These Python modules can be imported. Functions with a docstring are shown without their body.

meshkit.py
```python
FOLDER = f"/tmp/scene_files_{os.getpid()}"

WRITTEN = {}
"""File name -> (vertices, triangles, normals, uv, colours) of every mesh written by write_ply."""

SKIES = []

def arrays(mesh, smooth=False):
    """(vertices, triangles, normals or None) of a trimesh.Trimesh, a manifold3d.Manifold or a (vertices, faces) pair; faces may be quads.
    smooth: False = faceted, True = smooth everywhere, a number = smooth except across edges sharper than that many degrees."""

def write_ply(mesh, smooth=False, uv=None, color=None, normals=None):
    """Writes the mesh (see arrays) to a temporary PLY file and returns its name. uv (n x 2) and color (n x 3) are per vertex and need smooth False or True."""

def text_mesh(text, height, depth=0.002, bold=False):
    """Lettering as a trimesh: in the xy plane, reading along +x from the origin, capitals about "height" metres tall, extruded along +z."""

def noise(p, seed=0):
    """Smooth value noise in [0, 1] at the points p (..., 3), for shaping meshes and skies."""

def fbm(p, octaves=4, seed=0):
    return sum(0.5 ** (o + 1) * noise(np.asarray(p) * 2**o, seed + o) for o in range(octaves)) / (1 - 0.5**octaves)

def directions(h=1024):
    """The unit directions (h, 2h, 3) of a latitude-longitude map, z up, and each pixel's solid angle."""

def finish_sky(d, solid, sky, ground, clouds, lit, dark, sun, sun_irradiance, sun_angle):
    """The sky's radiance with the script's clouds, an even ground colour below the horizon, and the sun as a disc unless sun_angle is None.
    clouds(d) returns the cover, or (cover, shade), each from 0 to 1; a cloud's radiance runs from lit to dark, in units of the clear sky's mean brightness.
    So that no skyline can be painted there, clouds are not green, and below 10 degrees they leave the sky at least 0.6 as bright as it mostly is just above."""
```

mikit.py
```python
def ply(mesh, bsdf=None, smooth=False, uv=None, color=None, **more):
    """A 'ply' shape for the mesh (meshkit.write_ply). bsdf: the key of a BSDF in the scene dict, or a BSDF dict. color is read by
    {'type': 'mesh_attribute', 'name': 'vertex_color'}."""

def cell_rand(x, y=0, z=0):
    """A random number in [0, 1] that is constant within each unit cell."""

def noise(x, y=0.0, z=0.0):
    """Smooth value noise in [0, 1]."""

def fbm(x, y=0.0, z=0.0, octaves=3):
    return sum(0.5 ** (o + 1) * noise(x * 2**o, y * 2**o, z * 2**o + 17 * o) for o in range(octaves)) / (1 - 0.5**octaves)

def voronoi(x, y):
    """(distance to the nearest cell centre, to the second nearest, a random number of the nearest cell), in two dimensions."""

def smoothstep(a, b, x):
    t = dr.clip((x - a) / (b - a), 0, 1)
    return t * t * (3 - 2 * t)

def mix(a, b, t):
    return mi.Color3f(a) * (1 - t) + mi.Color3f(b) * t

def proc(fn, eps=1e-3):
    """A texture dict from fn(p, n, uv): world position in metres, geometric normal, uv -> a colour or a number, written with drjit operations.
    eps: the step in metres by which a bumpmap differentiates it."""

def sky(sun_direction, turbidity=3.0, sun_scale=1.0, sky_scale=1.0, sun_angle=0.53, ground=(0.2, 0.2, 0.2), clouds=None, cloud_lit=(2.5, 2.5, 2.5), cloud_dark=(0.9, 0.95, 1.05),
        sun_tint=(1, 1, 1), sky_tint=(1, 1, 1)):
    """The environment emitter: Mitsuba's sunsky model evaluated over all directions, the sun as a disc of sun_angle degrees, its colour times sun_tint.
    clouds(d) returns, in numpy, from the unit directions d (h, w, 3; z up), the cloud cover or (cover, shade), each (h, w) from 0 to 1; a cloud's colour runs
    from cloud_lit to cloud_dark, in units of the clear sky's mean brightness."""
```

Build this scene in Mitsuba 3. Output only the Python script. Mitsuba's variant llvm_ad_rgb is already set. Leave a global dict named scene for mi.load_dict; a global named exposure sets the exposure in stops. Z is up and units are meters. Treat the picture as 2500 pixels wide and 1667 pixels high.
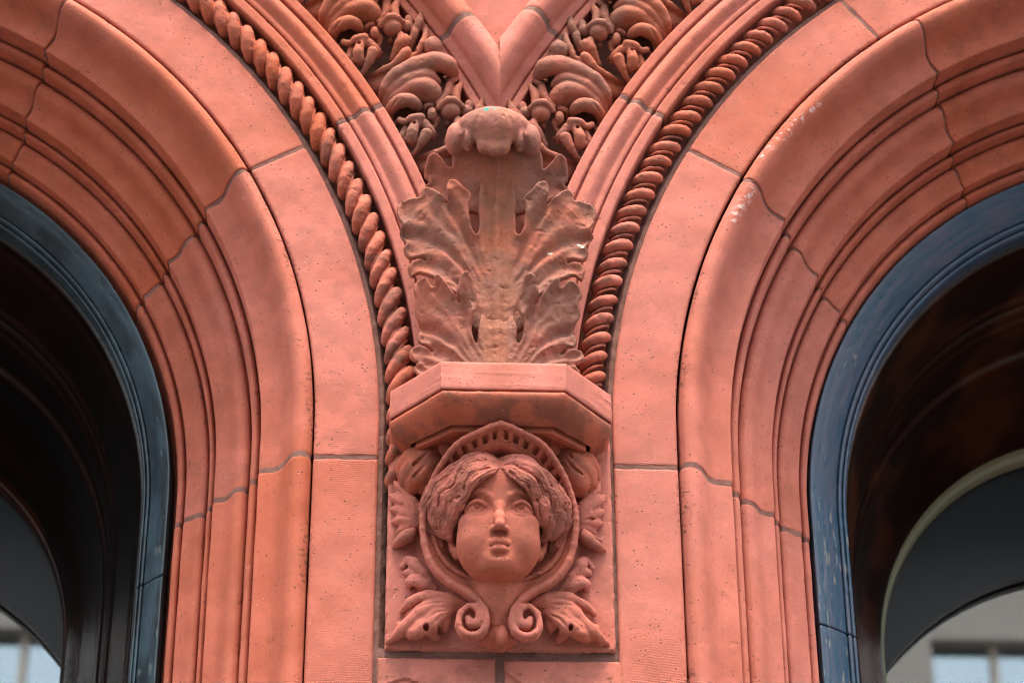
import math, random, numpy as np, trimesh, mitsuba as mi, drjit as dr, mikit, meshkit
from scipy.spatial import Delaunay, cKDTree
from mikit import noise, fbm, voronoi, smoothstep, mix, cell_rand, proc, ply
T = mi.ScalarTransform4f
scene, labels = {'type': 'scene'}, {}
PI = math.pi
rng = np.random.default_rng(7)

# ---------------------------------------------------------------- camera, sky, exposure
PITCH, YAW, ROLL = 29.0, 2.706, 0.305
CAM = np.array([-0.1522, -3.7, 1.65])
_p, _y = math.radians(PITCH), math.radians(YAW)
LOOK = np.array([math.sin(_y) * math.cos(_p), math.cos(_y) * math.cos(_p), math.sin(_p)])
_right = np.array([math.cos(_y), -math.sin(_y), 0.0])
_up = np.cross(_right, LOOK)
_r = math.radians(ROLL)
UP = _up * math.cos(_r) + _right * math.sin(_r)
scene['camera'] = {'type': 'thinlens', 'aperture_radius': 0.011, 'focus_distance': 4.17, 'fov': 2 * math.degrees(math.atan(1250 / 5634.16)), 'fov_axis': 'x',
                   'near_clip': 0.05, 'far_clip': 400.0,
                   'to_world': T().look_at(origin=CAM.tolist(), target=(CAM + LOOK).tolist(), up=UP.tolist())}
def overcast(d):
    el = np.clip(d[..., 2], 0, 1)
    return np.ones_like(el), 1 - (1 + 2 * el) / 3           # brightest overhead, a third of that at the skyline
scene['sky'] = mikit.sky((0.04, -0.29, 0.955), turbidity=4, sun_scale=0.30, sun_angle=20, clouds=overcast,
                         cloud_lit=(2.15, 2.18, 2.27), cloud_dark=(0.14, 0.143, 0.15), ground=(0.10, 0.10, 0.10))
exposure = 4.42

# ---------------------------------------------------------------- helpers
def tag(key, label=None, cat=None, group=None, kind=None):
    d = labels.setdefault(key, {})
    if cat and not kind: kind = 'thing'
    for k, v in (('label', label), ('category', cat), ('group', group), ('kind', kind)):
        if v: d[k] = v

def fresh(name):
    if name not in scene and not any(k.startswith(name + '__') for k in scene): return name
    i = 1
    while f'{name}_{i:03d}' in scene or any(k.startswith(f'{name}_{i:03d}__') for k in scene): i += 1
    return f'{name}_{i:03d}'

def put(name, shape, parent=None):
    key = fresh((parent + '__' if parent else '') + name)
    scene[key] = shape
    return key

def quads(P, flip=False, closed=False):
    """(vertices, triangles) of a grid of points P (n, m, 3); closed joins the last column to the first."""
    n, m = P.shape[:2]
    i, j = np.meshgrid(np.arange(n - 1), np.arange(m if closed else m - 1), indexing='ij')
    a, b, c, d = i * m + j, i * m + (j + 1) % m, (i + 1) * m + (j + 1) % m, (i + 1) * m + j
    f = np.stack([a, b, c, d], -1).reshape(-1, 4)
    f = np.vstack([f[:, [0, 1, 2]], f[:, [0, 2, 3]]])
    return P.reshape(-1, 3), (f[:, ::-1] if flip else f)

def vnormals(v, f):
    n = np.zeros_like(v)
    c = np.cross(v[f[:, 1]] - v[f[:, 0]], v[f[:, 2]] - v[f[:, 0]])
    for k in range(3): np.add.at(n, f[:, k], c)
    return n / np.maximum(np.linalg.norm(n, axis=1, keepdims=True), 1e-12)

def weather(vf, amp=0.0006, scale=28, chip=0.0, seed=0):
    """Hand-pressed clay: the surface wanders a little along its normals, with small nicks."""
    v, f = vf
    v = np.asarray(v, float)
    n = vnormals(v, f)
    d = amp * (meshkit.fbm(v * scale, 3, seed) - 0.5) * 2
    if chip:
        k = meshkit.fbm(v * 70 + 9, 3, seed + 5)
        d -= chip * np.clip((k - 0.66) / 0.16, 0, 1)
    return v + n * d[:, None], f

def clay(vf, tone=0.5, dirt_shade=0.2, smooth=True, mat='terracotta'):
    """ply of a clay piece; tone (0 orange .. 1 pink) and dirt (0..1) of the piece go into its uv."""
    m = trimesh.Trimesh(np.asarray(vf[0]), np.asarray(vf[1]), process=False)
    if smooth is not True: m = trimesh.graph.smooth_shade(m, angle=np.radians(smooth), facet_minarea=None)
    uv = np.tile([[tone, dirt_shade]], (len(m.vertices), 1))
    return ply((np.array(m.vertices), np.array(m.faces)), mat, smooth=True, uv=uv)

def join(*parts):
    v, f, k = [], [], 0
    for a, b in parts:
        v.append(np.asarray(a)); f.append(np.asarray(b) + k); k += len(a)
    return np.vstack(v), np.vstack(f)

def box(x0, x1, y0, y1, z0, z1, r=0.0):
    if r:
        import manifold3d as m3
        s = m3.Manifold.sphere(r, 16)
        c = [s.translate((x, y, z)) for x in (x0 + r, x1 - r) for y in (y0 + r, y1 - r) for z in (z0 + r, z1 - r)]
        me = m3.Manifold.batch_hull(c).to_mesh()
        return np.array(me.vert_properties[:, :3], float), np.array(me.tri_verts)
    b = trimesh.creation.box((x1 - x0, y1 - y0, z1 - z0))
    return np.array(b.vertices) + [(x0 + x1) / 2, (y0 + y1) / 2, (z0 + z1) / 2], np.array(b.faces)

def catmull(P, n=6):
    P = np.asarray(P, float)
    if len(P) < 3: return P
    Q = np.vstack([2 * P[0] - P[1], P, 2 * P[-1] - P[-2]])
    t = np.linspace(0, 1, n, endpoint=False)[:, None]
    out = []
    for i in range(1, len(Q) - 2):
        a, b, c, d = Q[i - 1], Q[i], Q[i + 1], Q[i + 2]
        out.append(0.5 * (2 * b + (c - a) * t + (2 * a - 5 * b + 4 * c - d) * t**2 + (3 * b - a - 3 * c + d) * t**3))
    return np.vstack(out + [P[-1:]])

def resample(P, step):
    P = np.asarray(P, float)
    s = np.r_[0, np.cumsum(np.linalg.norm(np.diff(P, axis=0), axis=1))]
    keep = np.r_[True, np.diff(s) > 1e-9]
    n = max(2, int(np.ceil(s[-1] / step)) + 1)
    t = np.linspace(0, s[-1], n)
    return np.stack([np.interp(t, s[keep], P[keep, k]) for k in range(P.shape[1])], 1)

def mirrored(vf, ax=0.0):
    v = np.array(vf[0], float)
    v[:, 0] = 2 * ax - v[:, 0]
    return v, np.asarray(vf[1])[:, ::-1]

class Sculpt:
    """Modelled clay: tubes and balls melted into one another in a grid of distances, then meshed."""
    def __init__(self, h=0.0015, k=0.004):
        self.h, self.k, self.ops = h, k, []
    def tube(self, P, R, k=None, sub=False, n=5, flat=1.0):
        P = np.asarray(P, float)
        R = np.broadcast_to(np.asarray(R, float), (len(P),)) if np.ndim(R) == 0 else np.interp(np.linspace(0, 1, len(P)), np.linspace(0, 1, len(R)), R)
        Q = catmull(np.c_[P, R], n)
        self.ops.append(('t', Q[:, :3], np.maximum(Q[:, 3], 2e-4), self.k if k is None else k, sub, flat))
        return self
    def ball(self, c, r, rot=None, k=None, sub=False):
        r = np.broadcast_to(np.asarray(r, float), (3,))
        self.ops.append(('b', np.asarray(c, float), r, self.k if k is None else k, sub, rot))
        return self
    def build(self):
        h = self.h
        lo, hi = np.full(3, 1e9), np.full(3, -1e9)
        for o in self.ops:
            if o[4]: continue
            a, b = (o[1].min(0) - o[2].max(), o[1].max(0) + o[2].max()) if o[0] == 't' else (o[1] - o[2].max(), o[1] + o[2].max())
            lo, hi = np.minimum(lo, a), np.maximum(hi, b)
        lo, hi = lo - 4 * h, hi + 4 * h
        n = np.ceil((hi - lo) / h).astype(int) + 1
        ax = [lo[i] + h * np.arange(n[i]) for i in range(3)]
        D = np.full(n, 0.03, np.float32)
        for o in self.ops:
            segs = [(o[1][i:i + 7], o[2][i:i + 7]) for i in range(0, len(o[1]) - 1, 6)] if o[0] == 't' else [(o[1], o[2])]
            for c, r in segs:
                m = (r.max() + o[3] + 4 * h)
                a, b = (c.min(0) - m, c.max(0) + m) if o[0] == 't' else (c - m, c + m)
                i0 = np.clip(np.floor((a - lo) / h).astype(int), 0, n); i1 = np.clip(np.ceil((b - lo) / h).astype(int) + 1, 0, n)
                if (i1 <= i0).any(): continue
                S = tuple(slice(p, q) for p, q in zip(i0, i1))
                X, Y, Z = (ax[i][S[i]].astype(np.float32).reshape([-1 if j == i else 1 for j in range(3)]) for i in range(3))
                if o[0] == 't':
                    d, fl = None, o[5]
                    for (p, q), (ra, rb) in zip(zip(c[:-1], c[1:]), zip(r[:-1], r[1:])):
                        e = (q - p).astype(np.float32); e[1] /= fl
                        L = max(float(e @ e), 1e-12)
                        dx, dy, dz = X - np.float32(p[0]), (Y - np.float32(p[1])) / np.float32(fl), Z - np.float32(p[2])
                        t = np.clip((dx * e[0] + dy * e[1] + dz * e[2]) / np.float32(L), 0, 1)
                        g = np.sqrt((dx - t * e[0])**2 + (dy - t * e[1])**2 + (dz - t * e[2])**2) - (np.float32(ra) + t * np.float32(rb - ra))
                        d = g if d is None else np.minimum(d, g)
                    d = d * min(1.0, fl)
                else:
                    if o[5] is not None:
                        M = np.asarray(o[5], np.float32)
                        dx, dy, dz = X - np.float32(c[0]), Y - np.float32(c[1]), Z - np.float32(c[2])
                        u = [M[j, 0] * dx + M[j, 1] * dy + M[j, 2] * dz for j in range(3)]
                    else: u = [X - np.float32(c[0]), Y - np.float32(c[1]), Z - np.float32(c[2])]
                    k0 = np.sqrt((u[0] / r[0])**2 + (u[1] / r[1])**2 + (u[2] / r[2])**2)
                    k1 = np.sqrt((u[0] / r[0]**2)**2 + (u[1] / r[1]**2)**2 + (u[2] / r[2]**2)**2)
                    d = (k0 * (k0 - 1) / np.maximum(k1, 1e-6)).astype(np.float32)
                A, k = D[S], np.float32(max(o[3], 1e-5))
                if o[4]: d = -d; D[S] = np.maximum(A, d) + np.maximum(k - np.abs(A - d), 0)**2 / (4 * k)
                else: D[S] = np.minimum(A, d) - np.maximum(k - np.abs(A - d), 0)**2 / (4 * k)
        return nets(D, lo, h)

def nets(D, lo, h):
    """Naive surface nets of the zero level of D."""
    s = D < 0
    c = np.zeros(tuple(np.array(D.shape) - 1), np.int8)
    for i, j, k in np.ndindex(2, 2, 2): c += s[i:i + c.shape[0], j:j + c.shape[1], k:k + c.shape[2]]
    I = np.argwhere((c > 0) & (c < 8))
    idx = np.full(c.shape, -1, np.int32); idx[tuple(I.T)] = np.arange(len(I))
    acc, cnt = np.zeros((len(I), 3)), np.zeros(len(I))
    cor = list(np.ndindex(2, 2, 2))
    val = {o: D[I[:, 0] + o[0], I[:, 1] + o[1], I[:, 2] + o[2]] for o in cor}
    for a in cor:
        for ax in range(3):
            if a[ax]: continue
            b = tuple(1 if q == ax else a[q] for q in range(3))
            va, vb = val[a], val[b]
            m = (va < 0) != (vb < 0)
            t = va[m] / (va[m] - vb[m])
            p = np.tile(np.array(a, float), (m.sum(), 1)); p[:, ax] += t
            acc[m] += p; cnt[m] += 1
    V = lo + h * (I + acc / cnt[:, None])
    F = []
    for ax in range(3):
        u, w = (ax + 1) % 3, (ax + 2) % 3
        a = [slice(1, -1)] * 3; a[ax] = slice(0, -1); b = list(a); b[ax] = slice(1, None)
        s0, s1 = s[tuple(a)], s[tuple(b)]
        E = np.argwhere(s0 != s1)
        inside = s0[tuple(E.T)]
        o = np.ones(3, int); o[ax] = 0
        E = E + o
        def at(du, dw):
            q = E.copy(); q[:, u] -= du; q[:, w] -= dw
            return idx[tuple(q.T)]
        q = np.stack([at(1, 1), at(0, 1), at(0, 0), at(1, 0)], 1)
        q[~inside] = q[~inside][:, ::-1]
        F.append(q)
    F = np.vstack(F)
    F = F[(F >= 0).all(1)]
    F = np.vstack([F[:, [0, 1, 2]], F[:, [0, 2, 3]]])
    return relax(V, F, 4), F

def relax(V, F, n):
    """Taubin smoothing."""
    from scipy.sparse import coo_matrix, diags
    e = np.vstack([F[:, [0, 1]], F[:, [1, 2]], F[:, [2, 0]]]); e = np.vstack([e, e[:, ::-1]])
    A = coo_matrix((np.ones(len(e)), (e[:, 0], e[:, 1])), shape=(len(V), len(V))).tocsr(); A.data[:] = 1
    A = diags(1 / np.maximum(np.asarray(A.sum(1)).ravel(), 1)) @ A
    for _ in range(n):
        V = V + 0.5 * (A @ V - V)
        V = V - 0.52 * (A @ V - V)
    return V

def inside2(P, poly):
    x, z = P[:, 0], P[:, 1]
    r = np.zeros(len(P), bool)
    q = np.roll(poly, -1, 0)
    for (x0, z0), (x1, z1) in zip(poly, q):
        if z0 == z1: continue
        m = ((z0 > z) != (z1 > z)) & (x < (x1 - x0) * (z - z0) / (z1 - z0) + x0)
        r ^= m
    return r

def leaf(outline, mid, thick=0.007, step=0.0025, edge=0.010, back=None, smooth_outline=4, seed=0):
    """A modelled leaf blade: outline (x, z), y of its middle surface mid(x, z), full thickness, edges rounded over 'edge'."""
    B = catmull(np.vstack([outline, outline[:1]]), smooth_outline)
    B = resample(B, step)[:-1]
    lo, hi = B.min(0), B.max(0)
    gx, gz = np.meshgrid(np.arange(lo[0], hi[0], step), np.arange(lo[1], hi[1], step * 0.87))
    gx = gx + step * 0.5 * (np.arange(gx.shape[0]) % 2)[:, None]
    G = np.c_[gx.ravel(), gz.ravel()]
    tree = cKDTree(B)
    G = G[inside2(G, B)]
    G = G[tree.query(G)[0] > step * 0.6]
    P = np.vstack([B, G])
    t = Delaunay(P).simplices
    t = t[inside2(P[t].mean(1), B)]
    d = np.r_[np.zeros(len(B)), tree.query(G)[0]]
    e = np.clip(d / edge, 0, 1)
    prof = np.sqrt(1 - (1 - e)**2)
    th = thick(P[:, 0], P[:, 1]) if callable(thick) else thick
    m = mid(P[:, 0], P[:, 1], d)
    front = np.c_[P[:, 0], m - th * prof * 0.5, P[:, 1]]
    rear = np.c_[P[:, 0], (m + th * prof * 0.5) if back is None else np.where(d > 0, np.maximum(back, m), m), P[:, 1]]
    nb = len(B)
    a, b, c = P[t[:, 0]], P[t[:, 1]], P[t[:, 2]]
    cr = (b[:, 0] - a[:, 0]) * (c[:, 1] - a[:, 1]) - (b[:, 1] - a[:, 1]) * (c[:, 0] - a[:, 0])
    t = np.where((cr > 0)[:, None], t, t[:, ::-1])      # seen from -y with z up, x right: outward normal -y
    r = np.where(t < nb, t, t + len(P) - nb)
    V = np.vstack([front, rear[nb:]])
    return V, np.vstack([t, r[:, ::-1]])

# ---------------------------------------------------------------- materials
AC = ((-1.4539, 3.5218), (1.4403, 3.5203))          # the two arches' centres (x, z)
def p3(p, s): return p.x * s, p.y * s, p.z * s
def f_clay(p, n, uv):
    big, mid = fbm(*p3(p, 2.6), octaves=3), fbm(*p3(p, 17), octaves=3)
    fine = noise(*p3(p, 420))
    t = dr.clip(uv.x + (big - 0.5) * 1.1 + (mid - 0.5) * 0.35, 0, 1)
    c = mix((0.335, 0.077, 0.035), (0.405, 0.134, 0.104), t)
    c = c * (0.84 + 0.32 * mid)
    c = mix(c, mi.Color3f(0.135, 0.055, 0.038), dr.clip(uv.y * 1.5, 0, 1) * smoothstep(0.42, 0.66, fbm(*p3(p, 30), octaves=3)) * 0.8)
    c = c * (0.90 + 0.20 * fine)
    a, b = dr.abs(p.x) * 0.8 + p.y * 0.7 + dr.select(p.x > 0, 13.7, 0.0), p.z - p.y * 0.35
    v, _, r = voronoi(a * 75, b * 75)
    dens = smoothstep(0.35, 0.75, noise(p.x * 9, p.y * 9, p.z * 9 + 40))
    c = mix(c, mi.Color3f(0.035, 0.018, 0.014), dr.select((v < 0.005 + 0.13 * noise(a * 190, b * 190, 2)) & (r > 0.99 - 0.10 * dens), 0.8, 0.0))
    v, _, r = voronoi(a * 150 + 5, b * 150)
    c = mix(c, mi.Color3f(0.05, 0.024, 0.018), dr.select((v < 0.30 * noise(a * 330, b * 330, 6)) & (r > 0.965 - 0.16 * smoothstep(0.45, 0.8, noise(p.x * 16, p.y * 16, p.z * 16 + 4))), 0.75, 0.0))
    v, _, r = voronoi(a * 48 + 7, b * 48 + 3)
    c = mix(c, mi.Color3f(0.5, 0.35, 0.29), dr.select((v < 0.050) & (r > 0.955), 0.8, 0.0))
    # crumbs of soot and old pointing that cling along the quirk between the flat bands and the mouldings, in patches
    for cx, cz in AC:
        rr = dr.sqrt(dr.square(p.x - cx) + dr.square(dr.maximum(p.z - cz, 0.0)))
        k = smoothstep(0.016, 0.002, dr.abs(rr - 1.116)) * smoothstep(0.42, 0.62, noise(p.x * 11, p.y * 11, p.z * 11 + 70))
        c = mix(c, mi.Color3f(0.05, 0.026, 0.020), k * smoothstep(0.56, 0.66, fbm(p.x * 190, p.y * 190, p.z * 190, octaves=3)) * 0.85)
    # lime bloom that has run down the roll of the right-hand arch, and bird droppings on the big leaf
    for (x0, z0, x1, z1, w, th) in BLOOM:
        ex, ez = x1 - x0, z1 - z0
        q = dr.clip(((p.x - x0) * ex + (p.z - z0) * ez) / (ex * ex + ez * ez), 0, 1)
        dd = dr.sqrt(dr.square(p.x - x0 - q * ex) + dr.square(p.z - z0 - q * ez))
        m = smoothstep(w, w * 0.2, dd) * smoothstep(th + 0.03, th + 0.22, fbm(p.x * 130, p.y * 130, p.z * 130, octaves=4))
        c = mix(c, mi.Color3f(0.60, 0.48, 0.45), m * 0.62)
    for (x0, z0, w) in GREEN:
        dd = dr.sqrt(dr.square(p.x - x0) + dr.square(p.z - z0)) + 0.006 * (noise(p.x * 300, p.y * 300, p.z * 300) - 0.5)
        c = mix(c, mi.Color3f(0.03, 0.17, 0.15), smoothstep(w, w * 0.75, dd) * dr.select(p.y < -0.1, 1.0, 0.0))
    return c
def h_clay(p, n, uv):
    g = fbm(*p3(p, 260), octaves=2) * 0.5 + fbm(*p3(p, 55), octaves=2) * 0.7
    a, b = dr.abs(p.x) * 0.8 + p.y * 0.7 + dr.select(p.x > 0, 13.7, 0.0), p.z - p.y * 0.35
    v, _, r = voronoi(a * 110, b * 110)
    return g - dr.select(r > 0.78, smoothstep(0.22, 0.08, v), 0.0) * 1.2
def h_comb(p, n, uv):
    g = fbm(*p3(p, 260), octaves=2) * 0.5 + fbm(*p3(p, 55), octaves=2) * 0.7
    comb = dr.sin((p.z + 0.0035 * noise(p.x * 26, p.y * 26, p.z * 20) + 0.10 * p.x * noise(p.x * 5, 3, p.z * 4)) * (2 * PI / 0.0042))
    mask = smoothstep(4.05, 3.80, p.z) * smoothstep(0.30, 0.55, noise(p.x * 7, p.y * 7, p.z * 5)) * (1 - smoothstep(0.25, 0.5, uv.y))
    a, b = dr.abs(p.x) * 0.8 + p.y * 0.7 + dr.select(p.x > 0, 13.7, 0.0), p.z - p.y * 0.35
    v, _, r = voronoi(a * 110, b * 110)
    pit = dr.select(r > 0.72, smoothstep(0.22, 0.08, v), 0.0)
    return g + comb * mask * 0.42 - pit * 1.2
def f_rough(p, n, uv): return 0.72 + 0.2 * fbm(*p3(p, 24), octaves=2)
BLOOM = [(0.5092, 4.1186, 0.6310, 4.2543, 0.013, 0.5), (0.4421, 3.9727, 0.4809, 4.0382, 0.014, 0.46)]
GREEN = [(-0.0317, 4.0886, 0.0065), (-0.0165, 4.0927, 0.0045)]
def bumpy(name, base, height, scale, rough=0.8, spec=0.35, eps=4e-4):
    scene[name] = {'type': 'twosided', 'b': {'type': 'bumpmap', 'arbitrary': proc(height, eps), 'scale': scale,
                   'bsdf': {'type': 'principled', 'base_color': proc(base) if callable(base) else {'type': 'rgb', 'value': base},
                            'roughness': proc(rough) if callable(rough) else rough, 'specular': spec}}}
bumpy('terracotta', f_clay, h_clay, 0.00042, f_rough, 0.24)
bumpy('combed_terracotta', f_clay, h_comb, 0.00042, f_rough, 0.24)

def f_stain(p, n, uv):
    """The weathered leaf carving: soot-brown film over orange clay, a rusty run down the middle."""
    big, mid = fbm(*p3(p, 7), octaves=3), fbm(*p3(p, 34), octaves=3)
    t = dr.clip(uv.x + (big - 0.5) * 0.9, 0, 1)
    c = mix((0.29, 0.080, 0.042), (0.34, 0.122, 0.094), t)
    film = smoothstep(0.30, 0.56, 0.62 * big + 0.38 * mid + (uv.y - 0.5) * 0.35)
    c = mix(c, mi.Color3f(0.180, 0.080, 0.058), film * 0.88)
    run = smoothstep(0.050, 0.008, dr.abs(p.x + 0.012 + 0.02 * (noise(p.z * 14, 2, 5) - 0.5))) * smoothstep(0.3, 0.6, noise(p.x * 70, 4, p.z * 9))
    c = mix(c, mi.Color3f(0.26, 0.09, 0.035), run * 0.35)
    c = c * (0.86 + 0.28 * noise(*p3(p, 380)))
    a, b = dr.abs(p.x) * 0.8 + p.y * 0.7 + dr.select(p.x > 0, 13.7, 0.0), p.z - p.y * 0.35
    v, _, r = voronoi(a * 120, b * 120)
    c = mix(c, mi.Color3f(0.03, 0.017, 0.014), dr.select((v < 0.01 + 0.16 * noise(a * 230, b * 230, 2)) & (r > 0.88), 0.75, 0.0))
    for (x0, z0, w) in DROPS:
        dd = dr.sqrt(dr.square(p.x - x0) + dr.square(p.z - z0)) + 0.006 * (noise(p.x * 260, p.y * 260, p.z * 260) - 0.5)
        c = mix(c, mi.Color3f(0.6, 0.57, 0.48), smoothstep(w, w * 0.7, dd))
    for (x0, z0, w) in GREEN:
        dd = dr.sqrt(dr.square(p.x - x0) + dr.square(p.z - z0)) + 0.008 * (noise(p.x * 260, p.y * 260, p.z * 260) - 0.5)
        c = mix(c, mi.Color3f(0.03, 0.17, 0.15), smoothstep(w, w * 0.75, dd) * dr.select(p.y < -0.1, 1.0, 0.0))
    return c
def h_stain(p, n, uv): return fbm(*p3(p, 300), octaves=2) * 0.6 + fbm(*p3(p, 90), octaves=2) * 1.2
DROPS = [(0.0893, 3.8326, 0.0045), (0.1430, 3.8627, 0.004), (0.1496, 3.8576, 0.004)]
bumpy('leaf_clay', f_stain, h_stain, 0.0006, 0.8, 0.25)

def f_mortar(p, n, uv):
    c = mix((0.100, 0.046, 0.038), (0.215, 0.112, 0.092), fbm(*p3(p, 40), octaves=3))
    return c * (0.72 + 0.56 * noise(*p3(p, 520)))
bumpy('mortar', f_mortar, lambda p, n, uv: fbm(*p3(p, 330), octaves=2) + 1.5 * fbm(*p3(p, 70), octaves=2), 0.0011, 0.95, 0.2)

def wood(name, ca, cb, fleck, k, rough=0.42):
    cx, cz = AC[k]
    def along(p):
        r = dr.sqrt(dr.square(p.x - cx) + dr.square(dr.maximum(p.z - cz, 0.0)))
        s = dr.select(p.z > cz, dr.atan2(dr.maximum(p.z - cz, 1e-4), dr.abs(p.x - cx)) * 0.8, p.z - cz)
        return r, s
    def f(p, n, uv):
        r, s = along(p)
        g = fbm(r * 330 + p.y * 200, s * 14, 1.0, octaves=3)
        b = fbm(*p3(p, 6), octaves=3)
        c = mix(ca, cb, smoothstep(0.25, 0.75, 0.65 * g + 0.35 * b))
        w = smoothstep(0.66, 0.78, fbm(r * 420 + p.y * 260, s * 30, 5.0, octaves=3)) * smoothstep(0.50, 0.72, noise(p.x * 9, p.y * 9, p.z * 9 + 8) + 0.35 * smoothstep(3.75, 3.35, p.z) - 0.15)
        return mix(c, fleck, w * 0.65)
    def h(p, n, uv):
        r, s = along(p)
        return fbm(r * 300 + p.y * 200, s * 16, 1.0, octaves=3) + 0.6 * fbm(*p3(p, 60), octaves=2)
    bumpy(name, f, h, 0.0007, rough, 0.4)
wood('blue_paint', (0.013, 0.023, 0.030), (0.036, 0.066, 0.086), mi.Color3f(0.09, 0.12, 0.13), 0, 0.38)
wood('blue_paint_worn', (0.017, 0.054, 0.098), (0.058, 0.070, 0.106), mi.Color3f(0.20, 0.20, 0.17), 1, 0.45)
def dark_wood(name, ca, cb):
    bumpy(name, lambda p, n, uv: mix(ca, cb, smoothstep(0.45, 0.7, fbm(*p3(p, 6), octaves=3))), lambda p, n, uv: fbm(*p3(p, 40), octaves=3), 0.0010, 0.32, 0.4)
dark_wood('black_wood', (0.0012, 0.0014, 0.0016), (0.0024, 0.0024, 0.0024))
dark_wood('brown_wood', (0.006, 0.0026, 0.002), (0.030, 0.009, 0.0045))
def plain(name, c, rough=0.7, spec=0.4, metallic=0.0):
    scene[name] = {'type': 'twosided', 'b': {'type': 'principled', 'base_color': {'type': 'rgb', 'value': c}, 'roughness': rough, 'specular': spec, 'metallic': metallic}}
plain('olive_paint', (0.20, 0.235, 0.165), 0.5)
plain('dark_board', (0.007, 0.009, 0.012), 0.4)
plain('room_paint', (0.06, 0.055, 0.05), 0.9)
plain('pale_stone', (0.30, 0.29, 0.26), 0.9)
plain('cream_trim', (0.5, 0.47, 0.40), 0.85)
plain('far_glass', (0.36, 0.46, 0.52), 0.12, 0.5, 1.0)
plain('asphalt', (0.045, 0.045, 0.047), 0.95)
plain('pavement_stone', (0.10, 0.097, 0.092), 0.95)
scene['window_glass'] = {'type': 'thindielectric', 'int_ior': 3.0}

# ---------------------------------------------------------------- ground, street, facing building
def flat(name, x0, x1, y0, y1, z, mat):
    scene[name] = ply((np.array([[x0, y0, z], [x1, y0, z], [x1, y1, z], [x0, y1, z]], float), np.array([[0, 1, 2], [0, 2, 3]])), mat)
    tag(name, kind='structure')
flat('ground', -150, 150, -150, 150, -0.13, 'asphalt')
flat('street', -60, 60, -13.0, -3.0, -0.126, 'asphalt')
scene['pavement'] = ply(box(-60, 60, -3.0, 1.7, -0.12, 0.0), 'pavement_stone'); tag('pavement', kind='structure')
scene['pavement_001'] = ply(box(-60, 60, -16.0, -13.0, -0.12, 0.0), 'pavement_stone'); tag('pavement_001', kind='structure')

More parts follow.
